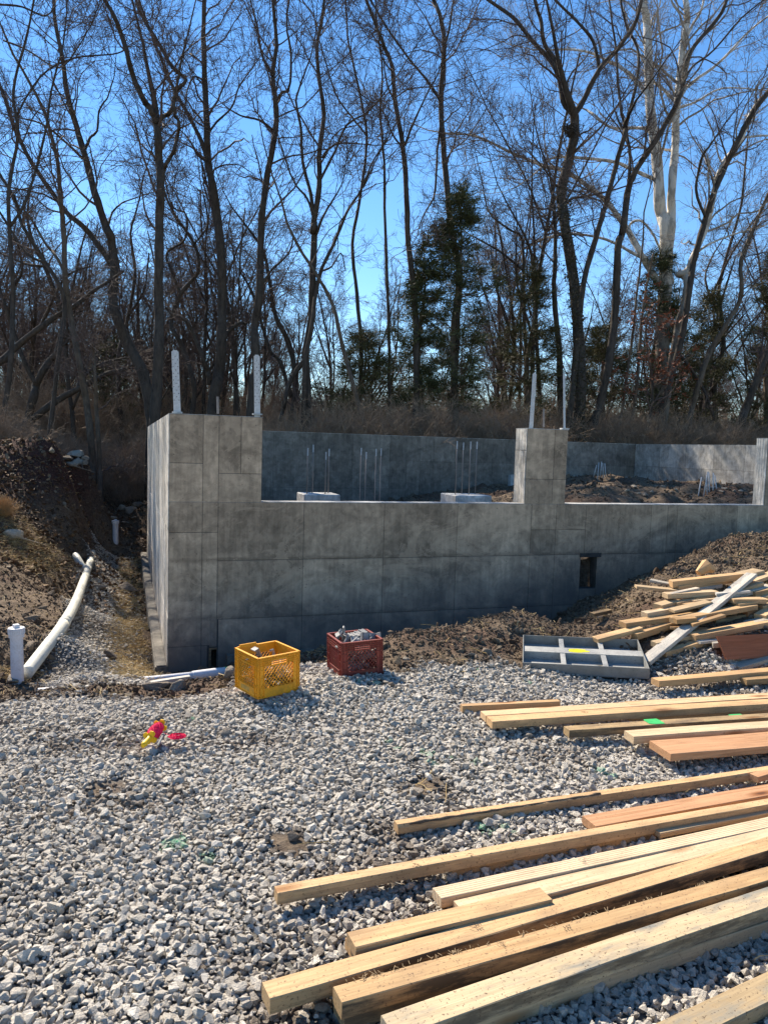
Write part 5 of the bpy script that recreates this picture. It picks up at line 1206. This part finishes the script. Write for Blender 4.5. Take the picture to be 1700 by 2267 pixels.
TT('thick trunked tree rising between the two straps of the corner pier', 21, [
 ([(470, 925), (478, 860), (487, 807), (492, 705), (489, 564), (476, 435), (461, 359), (458, 256), (453, 154), (451, 51), (455, -60)], 34, 10),
 ([(464, 365), (441, 302), (410, 241), (387, 200), (353, 120), (330, 60), (300, -20)], 12, 6),
 ([(464, 850), (462, 828), (451, 797), (420, 720), (395, 700), (379, 695), (368, 680)], 15, 5),
 ([(490, 745), (505, 735), (530, 715), (545, 717)], 12, 8), ([(462, 358), (440, 345), (420, 310), (400, 288)], 9, 3), ([(460, 300), (480, 270), (515, 235), (530, 190), (560, 150)], 7, 3), ([(455, 180), (430, 170), (415, 200), (410, 240)], 6, 3)], 34, seed=2)
TT('tree with a dark straight trunk behind the right strap of the corner pier', 20, [
 ([(556, 925), (560, 850), (569, 807), (563, 730), (574, 654), (579, 500), (589, 410), (610, 287), (610, 225), (604, 169), (612, 102), (607, 26), (600, -50)], 27, 8),
 ([(611, 225), (625, 205), (640, 195), (645, 128), (635, 51), (645, -30)], 9, 5), ([(606, 290), (574, 266), (533, 256), (500, 236)], 8, 3), ([(604, 169), (580, 120), (570, 60), (555, 0)], 8, 4), ([(575, 640), (600, 600), (640, 560), (650, 520)], 8, 4)], 27, seed=3, dens=1.1)
TT('many limbed tree left of centre forking at mid height, bushy crown', 19.5, [
 ([(681, 940), (681, 859), (676, 787), (690, 705), (692, 602), (697, 500), (692, 512), (707, 410), (707, 333), (717, 256), (707, 179), (702, 102), (715, 30), (720, -50)], 24, 7),
 ([(698, 495), (688, 430), (671, 359), (666, 287), (656, 225), (668, 179), (690, 120)], 11, 4), ([(706, 400), (717, 384), (743, 333), (768, 277), (809, 251), (845, 215)], 9, 4), ([(700, 520), (720, 470), (745, 430), (760, 400)], 8, 3), ([(678, 790), (640, 850), (628, 900), (620, 930)], 14, 12), ([(694, 480), (680, 440), (650, 400), (625, 330), (618, 307), (640, 305)], 7, 3), ([(712, 350), (740, 320), (790, 318), (830, 322)], 6, 3)], 24, seed=4, dens=1.2)
TT('slim tree curving out to the right with bent upper limbs, left of centre', 19, [
 ([(676, 790), (690, 720), (707, 610), (738, 543), (768, 471), (799, 420), (825, 359), (845, 330)], 13, 4), ([(712, 600), (735, 590), (755, 560), (765, 600)], 6, 3), ([(770, 470), (750, 500), (748, 560)], 5, 2)], 13, seed=5)
TT('thin bare tree slanting left up from behind the middle of the back wall', 17.5, [
 ([(809, 950), (784, 859), (758, 766), (738, 679), (707, 618), (661, 546), (635, 490), (622, 440), (600, 380)], 13, 5)], 13, bark=BARK2, seed=6)
TT('leaning tree with a long curved bole left of the corner pier', 20, [
 ([(338, 935), (318, 828), (277, 746), (251, 669), (254, 602), (246, 526), (236, 502), (210, 425), (190, 348), (169, 277), (149, 205), (138, 123), (123, 51), (118, -40)], 32, 8),
 ([(247, 585), (220, 545), (190, 507), (149, 471), (123, 435), (77, 369), (41, 302), (10, 215), (-15, 150)], 17, 9), ([(190, 330), (200, 305), (215, 290), (220, 246), (240, 215)], 8, 4), ([(183, 350), (150, 318), (95, 275), (40, 260)], 8, 4), ([(240, 500), (250, 470), (270, 450), (295, 440)], 7, 3)], 32, seed=7)
TT('pair of slender brown trunks standing in the soil at the head of the trench', 18.3, [
 ([(214, 1178), (208, 1080), (205, 1012), (195, 910), (174, 787), (149, 654), (141, 500), (134, 440), (128, 359), (102, 256), (70, 190), (30, 120)], 23, 6),
 ([(226, 1176), (223, 1080), (220, 987), (214, 900), (210, 818), (205, 760)], 15, 8), ([(143, 600), (120, 560), (102, 540), (60, 470), (51, 500)], 9, 5)], 23, bark=BARK2, seed=8, dens=.9)
TT('dark log like trunk leaning far over behind the dirt pile', 22, [
 ([(20, 965), (60, 938), (77, 925), (130, 885), (179, 859), (236, 828), (277, 818), (310, 800)], 26, 8), ([(170, 862), (200, 820), (240, 800), (300, 790)], 9, 4)], 26, seed=9, dens=1.2)
TT('big bough sweeping up from the left edge', 19, [
 ([(-30, 815), (0, 802), (51, 756), (118, 705), (164, 679), (200, 650), (241, 623), (275, 600)], 22, 6), ([(90, 725), (120, 660), (150, 610), (200, 590)], 10, 4)], 22, seed=10)
TT('crooked tree with wide boughs near the left edge', 22, [
 ([(52, 965), (75, 880), (82, 848), (110, 800), (128, 777), (140, 700), (120, 640), (100, 590), (75, 540), (60, 480)], 24, 7), ([(80, 850), (50, 790), (20, 700), (0, 640), (-20, 600)], 14, 8), ([(20, 700), (30, 640), (50, 600), (40, 540), (20, 520)], 10, 4), ([(100, 590), (60, 585), (25, 570), (0, 560)], 8, 4), ([(128, 777), (155, 745), (165, 700), (200, 680)], 9, 4)], 24, seed=11, dens=1.2)
TT('slim tree leaning left, crossing the left edge near the top', 18, [
 ([(110, 960), (130, 800), (143, 664), (102, 582), (51, 500), (36, 446), (0, 384), (-20, 350)], 13, 8), ([(100, 580), (60, 560), (0, 470), (-20, 440)], 8, 6)], 13, seed=12)
TT('tree with upright boughs at the far left, crown filling the upper left corner', 17, [
 ([(5, 940), (25, 800), (30, 650), (25, 560), (20, 430), (40, 300), (30, 200), (60, 80), (80, -20)], 15, 5), ([(25, 500), (60, 440), (100, 300), (115, 200), (140, 100), (150, 0)], 9, 4), ([(35, 260), (90, 170), (160, 130), (250, 120), (275, 112)], 6, 3), ([(0, 10), (50, 15), (95, 35), (115, 25), (125, 5)], 6, 3), ([(10, 90), (60, 110), (130, 150), (170, 110), (200, 60)], 5, 3)], 15, seed=13, dens=1.2)
# right of centre
TT('straight grey trunk left of the big cedar, forked near mid sky', 19, [
 ([(918, 960), (922, 807), (917, 654), (904, 538), (899, 410), (891, 318), (876, 231), (868, 149), (850, 102), (830, 50), (800, -30)], 19, 8), ([(896, 323), (912, 280), (927, 246), (947, 205), (973, 154), (985, 110)], 7, 3), ([(872, 220), (855, 180), (848, 120)], 6, 3), ([(895, 330), (870, 300), (850, 250), (830, 230)], 6, 3)], 19, seed=14)
TT('tall grey trunk standing inside the big cedar', 19.5, [
 ([(1002, 960), (1009, 746), (1016, 602), (1004, 538), (991, 435), (981, 318), (976, 220), (983, 102), (975, 41), (960, 0), (940, -60)], 22, 9), ([(976, 225), (960, 200), (942, 174), (896, 118), (850, 51), (820, 0)], 9, 5), ([(983, 105), (995, 60), (1004, 0), (1010, -50)], 7, 4), ([(978, 260), (968, 330), (965, 400), (960, 440)], 6, 6)], 22, seed=15)
np_ = TT('dark vine clad tree with a leaf nest below its fork, right of the middle pier', 18, [
 ([(1278, 985), (1284, 859), (1280, 746), (1270, 628), (1250, 500), (1242, 425), (1258, 359), (1271, 297), (1270, 251)], 33, 24),
 ([(1270, 255), (1246, 225), (1237, 169), (1215, 130), (1183, 97), (1142, 46), (1110, 20), (1075, -5), (1040, -40)], 16, 7), ([(1268, 250), (1256, 222), (1240, 154), (1205, 97), (1198, 51), (1183, 0), (1178, -50)], 15, 8), ([(1272, 252), (1290, 225), (1326, 154), (1362, 113), (1403, 56), (1419, 0), (1430, -50)], 16, 9), ([(1326, 156), (1312, 92), (1275, 46), (1229, 0), (1200, -40)], 11, 6), ([(1243, 155), (1248, 130), (1250, 100)], 5, 3), ([(1245, 430), (1220, 395), (1200, 370)], 6, 3), ([(1250, 420), (1280, 425), (1300, 438)], 4, 3)], 33, seed=16, dens=.8)
TT('slim leaning trunk crossing in front of the vine clad tree', 17.5, [
 ([(1252, 980), (1262, 900), (1275, 782), (1291, 628), (1326, 500), (1342, 446), (1362, 369), (1383, 292), (1382, 275)], 18, 12), ([(1382, 285), (1373, 236), (1367, 179), (1362, 102), (1350, 20), (1345, -40)], 9, 5), ([(1382, 288), (1393, 246), (1413, 154), (1408, 97), (1388, 67), (1373, 0), (1365, -50)], 10, 5)], 18, seed=17, dens=.8)
TT('curved trunk leaning right then sweeping to the top right corner', 17.8, [
 ([(1300, 985), (1315, 930), (1332, 879), (1357, 730), (1367, 551), (1378, 512), (1388, 430), (1405, 380), (1439, 328), (1475, 271), (1506, 205), (1526, 118), (1588, 41), (1608, 0), (1630, -50)], 25, 8), ([(1390, 425), (1393, 370), (1393, 328), (1384, 295)], 10, 9), ([(1510, 190), (1530, 150), (1580, 110), (1640, 40), (1690, 0)], 7, 4)], 25, seed=18, dens=.8)
TT('huge pale barked sycamore with twin white stems and long spreading white limbs', 22, [
 ([(1458, 985), (1462, 860), (1468, 705), (1473, 602), (1472, 500), (1460, 461), (1454, 359), (1439, 246), (1434, 128), (1431, 51), (1424, 0), (1420, -60)], 44, 16),
 ([(1475, 590), (1485, 500), (1485, 435), (1493, 333), (1498, 231), (1511, 102), (1521, 41), (1516, 0), (1510, -60)], 26, 13),
 ([(1466, 640), (1440, 600), (1419, 564), (1383, 502), (1345, 450), (1311, 420), (1250, 379), (1205, 368), (1183, 359), (1132, 338), (1055, 302), (988, 295)], 20, 5),
 ([(1446, 396), (1400, 376), (1362, 359), (1301, 351), (1229, 348), (1205, 365)], 11, 6), ([(1436, 215), (1405, 175), (1373, 149), (1345, 135), (1311, 118), (1270, 110), (1229, 110)], 12, 5), ([(1449, 285), (1400, 283), (1352, 282), (1311, 251), (1290, 240)], 10, 4),
 ([(1450, 590), (1400, 560), (1340, 530), (1260, 517), (1200, 530), (1157, 553)], 9, 4), ([(1498, 231), (1510, 205), (1536, 179), (1590, 140), (1649, 77), (1680, 50)], 11, 5), ([(1513, 100), (1530, 60), (1552, 20), (1560, -30)], 9, 5), ([(1400, 530), (1392, 500), (1415, 488), (1440, 510), (1455, 540)], 8, 6), ([(1494, 225), (1470, 200), (1445, 180), (1436, 160)], 9, 7), ([(1500, 240), (1540, 225), (1600, 195), (1690, 200)], 7, 3)], 44, bark=BARK_S, twig=TWIG_S, seed=19, lscale=1.25, dens=.9)
TT('pale barked leaning limb tree arching to the upper right edge', 19.5, [
 ([(1462, 985), (1485, 807), (1500, 720), (1511, 679), (1520, 620), (1501, 607), (1520, 600), (1536, 564), (1567, 487), (1583, 410), (1603, 359), (1634, 318), (1665, 246), (1700, 205), (1740, 170)], 20, 14), ([(1540, 560), (1570, 540), (1620, 520), (1690, 500)], 8, 4), ([(1583, 410), (1560, 350), (1550, 330)], 7, 4), ([(1640, 305), (1700, 300), (1750, 310)], 6, 4)], 20, bark=BARK_S, twig=TWIG_S, seed=20, dens=.9)
TT('dark trunk running beside the pale arching limb at the right', 18.8, [
 ([(1440, 985), (1465, 900), (1510, 740), (1531, 600), (1545, 540), (1567, 461), (1598, 384), (1629, 318), (1665, 250), (1710, 190), (1750, 140)], 18, 13), ([(1560, 480), (1540, 420), (1553, 350), (1572, 320)], 9, 6)], 18, seed=21, dens=.9)
TT('S curved slender tree in front of the cedars at the right', 18, [
 ([(1512, 985), (1525, 930), (1536, 884), (1567, 787), (1608, 715), (1640, 654), (1639, 577), (1670, 500), (1700, 430), (1730, 380)], 17, 8)], 17, bark=BARK2, seed=22)
TT('dark slanting trunk at the right edge', 18, [
 ([(1625, 985), (1640, 930), (1654, 894), (1695, 787), (1750, 700), (1780, 600)], 26, 14), ([(1500, 780), (1530, 820), (1560, 870), (1580, 930)], 8, 8)], 26, seed=23)
TT('thin straight sapling in front of the cedars, left one of two', 19, [([(1366, 985), (1383, 859), (1400, 740), (1408, 654), (1420, 560), (1425, 470)], 9, 4)], 9, bark=BARK2, seed=24, dens=.7)
TT('thin straight sapling in front of the cedars, right one of two', 19, [([(1387, 985), (1408, 859), (1419, 720), (1430, 640), (1445, 560)], 11, 5)], 11, bark=BARK2, seed=25, dens=.7)
TT('thin straight pole like tree in the middle gap of sky', 20, [([(863, 965), (862, 830), (860, 705), (852, 500), (850, 359), (842, 250), (846, 150), (835, 60)], 11, 4)], 11, seed=26, dens=.9)
TT('dark trunk close behind the left strap of the middle pier', 21, [([(1236, 985), (1239, 807), (1226, 654), (1229, 551), (1225, 450), (1215, 380)], 19, 6), ([(1196, 960), (1190, 800), (1182, 650), (1175, 560), (1150, 500)], 14, 6)], 19, seed=27)
TT('grey tree with low arching boughs in front of the dark cedar gap', 22, [([(1160, 960), (1165, 820), (1160, 700), (1158, 553), (1150, 520), (1130, 510), (1090, 480), (1075, 450)], 12, 4), ([(1160, 600), (1110, 560), (1060, 530), (1040, 520)], 7, 3)], 12, seed=28)
TT('double stemmed tree with snaking boughs behind the corner pier', 24, [([(640, 945), (655, 850), (640, 760), (610, 700), (600, 640), (585, 560), (560, 520)], 18, 7), ([(645, 880), (620, 800), (600, 780), (580, 720), (560, 650), (530, 600)], 12, 5)], 18, seed=29)
TT('gnarled tree with twisting limbs between the leaning bole and the Y forked tree', 23, [([(425, 930), (430, 850), (400, 760), (380, 720), (400, 650), (440, 600), (430, 540), (390, 480), (370, 440)], 15, 6), ([(402, 655), (380, 600), (370, 560), (410, 530), (412, 475), (385, 460), (370, 420)], 8, 4), ([(430, 540), (460, 500), (455, 450)], 6, 4)], 15, seed=30)
TT('tree with upright crown in the far left background', 25, [([(270, 945), (262, 800), (285, 700), (300, 600), (290, 520), (310, 440)], 13, 5), ([(285, 700), (320, 640), (330, 560)], 7, 4)], 13, seed=31)
TT('tree with raised limbs in the background gap right of the S curved tree', 24, [([(1590, 975), (1580, 860), (1600, 760), (1590, 650), (1610, 560), (1640, 450), (1650, 350)], 15, 5), ([(1590, 700), (1560, 620), (1580, 560)], 8, 4), ([(1560, 690), (1620, 560), (1680, 470)], 8, 4)], 15, seed=32)
TT('slender tree with fine crown in the sky gap near the centre top', 21, [([(790, 950), (800, 800), (790, 650), (780, 540), (800, 420), (812, 300), (790, 180), (770, 80), (765, -20)], 12, 4), ([(800, 420), (830, 360), (850, 320)], 5, 3), ([(812, 300), (780, 260), (740, 200), (700, 60)], 6, 3)], 12, seed=33)
print('traced crowns tris', TRI[0])
# nest
m = MB(); c = Vector(at(1262, 288, dep=20.0)); g = random.Random(9)
for k in range(420):
    a = Vector((g.gauss(0, .11), g.gauss(0, .08), g.gauss(0, .09))); b = a+Vector((g.uniform(-1, 1), g.uniform(-1, 1), g.uniform(-1.2, .6)))*.1; m.bar(c+a, c+b, .012, .008)
tag(m.build('squirrel_nest', BARK), 'dark leafy nest hanging in the fork of the vine clad tree', 'nest')

# ---------------------------------------------------------------- cedars
def blades(C, dirs, n, L, g, wd=.3, tone=None, spread=.75):
    """n flat spray triangles round each centre"""
    N_ = len(C); c = np.repeat(C, n, 0); d = np.repeat(dirs, n, 0)+g.normal(0, spread, (N_*n, 3))*np.array([1, 1, .6]); d /= np.linalg.norm(d, axis=1, keepdims=True)
    s_ = np.cross(d, g.normal(size=d.shape)); s_ /= np.linalg.norm(s_, axis=1, keepdims=True); l = (L*g.uniform(.5, 1.2, N_*n))[:, None]
    c = c+g.normal(0, .07, c.shape)*np.array([1, 1, .5]); V_ = np.stack([c-s_*l*wd*.5, c+s_*l*wd*.5, c+d*l], 1).reshape(-1, 3)
    T_ = np.arange(len(V_)).reshape(-1, 3); tn = np.repeat(g.uniform(0, 1, N_), n*3) if tone is None else tone
    return V_, T_, tn
def cedar(label, px, pyb, pyt, d, wpx, seed, fol=CEDAR, dens=1.0, low=.12, group='cedars among the bare trees', shape=.9):
    g = np.random.default_rng(seed); ub = (px-850)/F; d = max(d, 17.2/(.9446-.316*ub)+2.0+(d-19)*.5); b = Vector(at(px, pyb, dep=d)); t = Vector(at(px, pyt, dep=d)); gz0 = gzs(b.x, b.y); Hh = t.z-gz0; Rm = wpx/2/F*d
    root = empty('cedar', (b.x, b.y, gz0), label, 'tree', group)
    m = MB(); n = 10; m.tube([(.06*math.sin(k), .06*math.cos(k*1.3), Hh*k/n) for k in range(n+1)], [max(.012, .13*(1-k/n)) for k in range(n+1)], 8); m.build('trunk', BARK2, root, True)
    nb = int(105*dens); tz = np.sort(g.uniform(low, .97, nb)); PP = np.empty((nb, 8, 3)); az = g.uniform(0, 2*PI, nb)
    gap = 0.72+.28*np.sin(az*2+tz*9+seed)
    ln = Rm*np.clip((1-tz)**shape*1.7+.10, 0, 1)*g.uniform(.45, 1.1, nb)*gap
    for k in range(8):
        u = k/7; PP[:, k, 0] = ln*u*np.cos(az+.2*u); PP[:, k, 1] = ln*u*np.sin(az+.2*u); PP[:, k, 2] = tz*Hh+ln*(.38*u-.12*u*u)-.15*np.sin(u*3)*ln*.3
    PP[:, 1:] += g.normal(0, .03, (nb, 7, 3)); RR = np.maximum(.012, ln*.016)[:, None]*np.linspace(1, .3, 8)[None]
    C2, R2 = grow(PP, RR, 7, .55, .6, 5, g, (25, 60), .12, .15, .25); C2[:, :, 2] = C2[:, :1, 2]+(C2[:, :, 2]-C2[:, :1, 2])*.75
    v1, q1 = tubes_np(PP, RR, 4); v2, q2 = tubes_np(C2, np.maximum(R2, .004), 3)
    parts_ = mesh_np('branches', np.concatenate([v1, v2]), Q=np.concatenate([q1, q2+len(v1)]), mats=[BARK2]); obj('branches', parts_, root)
    cc = np.concatenate([C2[:, 2], C2[:, 3], C2[:, 4], PP[:, 6], PP[:, 7]]); dd = np.concatenate([C2[:, 3]-C2[:, 1], C2[:, 3]-C2[:, 1], C2[:, 4]-C2[:, 2], PP[:, 7]-PP[:, 5], PP[:, 7]-PP[:, 5]]); dd /= np.linalg.norm(dd, axis=1, keepdims=True)
    V_, T_, tn = blades(cc, dd, 9, .17, g, .12, None, .55)
    obj('foliage', mesh_np('foliage', V_, T=T_, mats=[fol], attrs={'tone': ('FLOAT', tn)}), root); TRI[0] += len(T_)
    return root
cedar('big dark cedar in the middle, its ragged crown reaching above the others', 1000, 950, 425, 19.2, 270, 41, dens=1.15)
cedar('narrow dark cedar joined to the left side of the big one', 925, 950, 520, 20, 150, 42, dens=.8)
cedar('loose light cedar left of the middle pier, with sky showing through', 1165, 950, 590, 20.5, 230, 43, CEDAR2, dens=.7)
cedar('dark cedar behind the sycamore trunk', 1440, 960, 560, 23, 240, 44, dens=.8)
cedar('bronze tinged cedar low behind the saplings', 1330, 965, 720, 22, 230, 45, CEDAR2, dens=.6)
cedar('olive cedar between the sycamore and the right edge', 1560, 965, 640, 22.5, 200, 46, CEDAR2, dens=.7)
cedar('rusty cedar cut by the right edge of the picture', 1690, 965, 560, 20, 170, 47, CEDAR2, dens=.8)
cedar('low dark cedar behind the gap in the middle of the back wall', 800, 955, 740, 21, 210, 48, CEDAR2, dens=.6)
cedar('low dark cedar in the background left of the corner pier', 240, 960, 760, 27, 200, 49, dens=.6)
# young oak holding dead leaves
g = np.random.default_rng(77); b = Vector(at(1430, 960, dep=21.5)); root = empty('oak_sapling', (b.x, b.y, gzs(b.x, b.y)), 'young oak still holding rust red dead leaves in front of the sycamore', 'tree')
PP = np.array([[[.15*math.sin(k*.8)*k/6, .1*math.cos(k), 4.2*k/7] for k in range(8)]], float); RR = np.linspace(.05, .015, 8)[None]
C1, R1 = grow(PP, RR, 26, 1.6, .5, 7, g, (35, 75), .15, .2, .25); C2, R2 = grow(C1, R1, 6, .6, .6, 5, g)
v0, q0 = tubes_np(PP, RR, 6); v1, q1 = tubes_np(C1, R1, 4); v2, q2 = tubes_np(C2, R2, 3)
obj('trunk', mesh_np('trunk', v0, Q=q0, mats=[BARK]), root); obj('branches', mesh_np('branches', np.concatenate([v1, v2]), Q=np.concatenate([q1, q2+len(v1)]), mats=[TWIG]), root)
k = g.uniform(size=len(C2)) < .8; V_, T_, tn = blades(C2[k][:, 4], C2[k][:, 4]-C2[k][:, 2], 9, .12, g, .5); obj('leaves', mesh_np('leaves', V_, T=T_, mats=[RUSTLEAF], attrs={'tone': ('FLOAT', tn)}), root)
# leaves on the vine clad trunk
P, _ = None, None
vp = [at(px+random.uniform(-16, 16), py, dep=20.37+random.uniform(-.28, .1)) for py in np.linspace(420, 980, 260) for px in [np.interp(py, [297, 359, 425, 500, 628, 746, 859, 985], [1271, 1258, 1242, 1250, 1270, 1280, 1284, 1278])]]
V_, T_, tn = blades(np.array(vp), np.tile(np.array([[0, -.4, .2]]), (len(vp), 1)), 7, .10, g, .4); o = obj('vine', mesh_np('vine', V_, T=T_, mats=[simple('vine_dark', (.05, .045, .025), .8)], attrs={'tone': ('FLOAT', tn)})); parx(o, np_)

# ---------------------------------------------------------------- trees deeper in the wood: copies of a few kinds
def template(seed, Ht, forks, ced=False):
    g = np.random.default_rng(seed); L1 = []; m = MB(); gr = random.Random(seed)
    def limb(p, d, L, r, n=9, kk=.12):
        P, Rr = [Vector(p)], [r]; d = Vector(d).normalized()
        for k in range(n): d = (d+Vector((gr.uniform(-kk, kk), gr.uniform(-kk, kk), .05))).normalized(); P.append(P[-1]+d*L/n); Rr.append(r*(1-.72*(k+1)/n))
        return P, Rr
    P, Rr = limb((0, 0, -.2), (gr.uniform(-.15, .15), gr.uniform(-.1, .1), 1), Ht, .10, 12, .11); L1.append((P, Rr))
    for k in range(forks):
        i = gr.randrange(3, 9); a = gr.uniform(0, 6.28); L1.append(limb(P[i], (math.cos(a)*.55, math.sin(a)*.55, .9), Ht*gr.uniform(.3, .55), Rr[i]*.7))
    for P_, R_ in L1: m.tube(P_, R_, 7)
    V_, Q_ = crown_from([(np.array([tuple(p) for p in P_][2 if j == 0 else 1:]), np.array(R_[2 if j == 0 else 1:])) for j, (P_, R_) in enumerate(L1)], seed, .75, 1.15, .0065, False)
    root = bpy.data.objects.new('distant_tree', None); col.objects.link(root); m.build('trunk', BARK, root, True); obj('crown', mesh_np('crown', V_, Q=Q_, mats=[TWIG]), root); TRI[0] += len(Q_)*2
    return root
def copy_tree(o):
    c = o.copy(); col.objects.link(c)
    for ch in o.children: q = ch.copy(); col.objects.link(q); q.parent = c
    return c
temps = [template(500+i, [11, 9, 13, 8, 12][i], [4, 5, 4, 6, 5][i]) for i in range(5)]
used = set(); cnt = 0; gr = random.Random(12)
for i in range(225):
    d = 23+52*(i/225)**1.15; px = gr.uniform(-120, 1820) if i % 5 else gr.uniform(-120, 500); k = gr.randrange(5); d = max(d, 23+max(0, (px-850)/F)*8)
    if i < 5: k = i
    P = at(px, 1000, dep=d); o = temps[k] if k not in used else copy_tree(temps[k]); used.add(k)
    z = gzs(P[0], P[1]); o.location = (P[0], P[1], z-.1); s_ = gr.uniform(.6, 1.0)*(1.0 if px < 560 or px > 1050 else .78); s_ *= .92
    o.scale = (s_, s_, s_*gr.uniform(.85, 1.1)); o.rotation_euler = (gr.uniform(-.08, .08), gr.uniform(-.12, .12), gr.uniform(0, 6.28))
    tag(o, 'bare grey tree deep in the wood, one of many seen between the front trunks', 'tree', 'bare trees deeper in the wood')
# ---------------------------------------------------------------- undergrowth
def brush_mesh(seed):
    g = np.random.default_rng(seed); n = 22; P = np.empty((n, 7, 3)); d = np.stack([g.normal(0, .35, n), g.normal(0, .35, n), np.ones(n)], 1); d /= np.linalg.norm(d, axis=1, keepdims=True)
    P[:, 0] = np.stack([g.uniform(-.5, .5, n), g.uniform(-.5, .5, n), np.zeros(n)-.05], 1); L = g.uniform(.5, 1.7, n)
    for k in range(1, 7): P[:, k] = P[:, k-1]+d*(L/6)[:, None]; d = d+g.normal(0, .13, (n, 3)); d[:, 2] -= .06; d /= np.linalg.norm(d, axis=1, keepdims=True)
    Rr = np.full((n, 7), .006)*np.linspace(1, .4, 7); C, RC = grow(P, Rr, 7, .5, .7, 5, g, (25, 75), .05, .25, .2); C3, R3 = grow(C, RC, 3, .22, .7, 4, g)
    out = [tubes_np(P, Rr, 3), tubes_np(C, RC, 3), tubes_np(C3, R3, 3)]; off = 0; V_, Q_ = [], []
    for v, q in out: V_.append(v); Q_.append(q+off); off += len(v)
    return mesh_np('brush', np.concatenate(V_), Q=np.concatenate(Q_))
bc = variants('brush_clump', [brush_mesh(900+i) for i in range(6)], BRUSH)
x = np.concatenate([rng.uniform(-9, 30, 2300), rng.uniform(-16, 45, 1700), rng.uniform(-5, .4, 110), rng.uniform(-8, 2, 130)]); y = np.concatenate([9.2+rng.exponential(4.2, 2300), rng.uniform(20, 44, 1700), rng.uniform(10, 15, 110), rng.uniform(11, 22, 130)]); z = gz(x, y); k = in_view(x, y, z, 80, 45); x, y, z = x[k], y[k], z[k]; n = len(x)
k = ~((x > -2.4) & (x < 1.0) & (y < 12.6)); x, y, z = x[k], y[k], z[k]; n = len(x); s_ = rng.uniform(.4, 1.2, n)*np.where((x < 0) & (y < 18), .8, 1)*np.where(y > 18, 1.9, 1)
scatter('undergrowth', np.stack([x, y, z], 1), np.stack([rng.normal(0, .15, n), rng.normal(0, .15, n), rng.uniform(0, 6.28, n)], 1), np.repeat(s_[:, None], 3, 1), rng.integers(0, 6, n), bc)
print('undergrowth', n, 'tris', TRI[0])
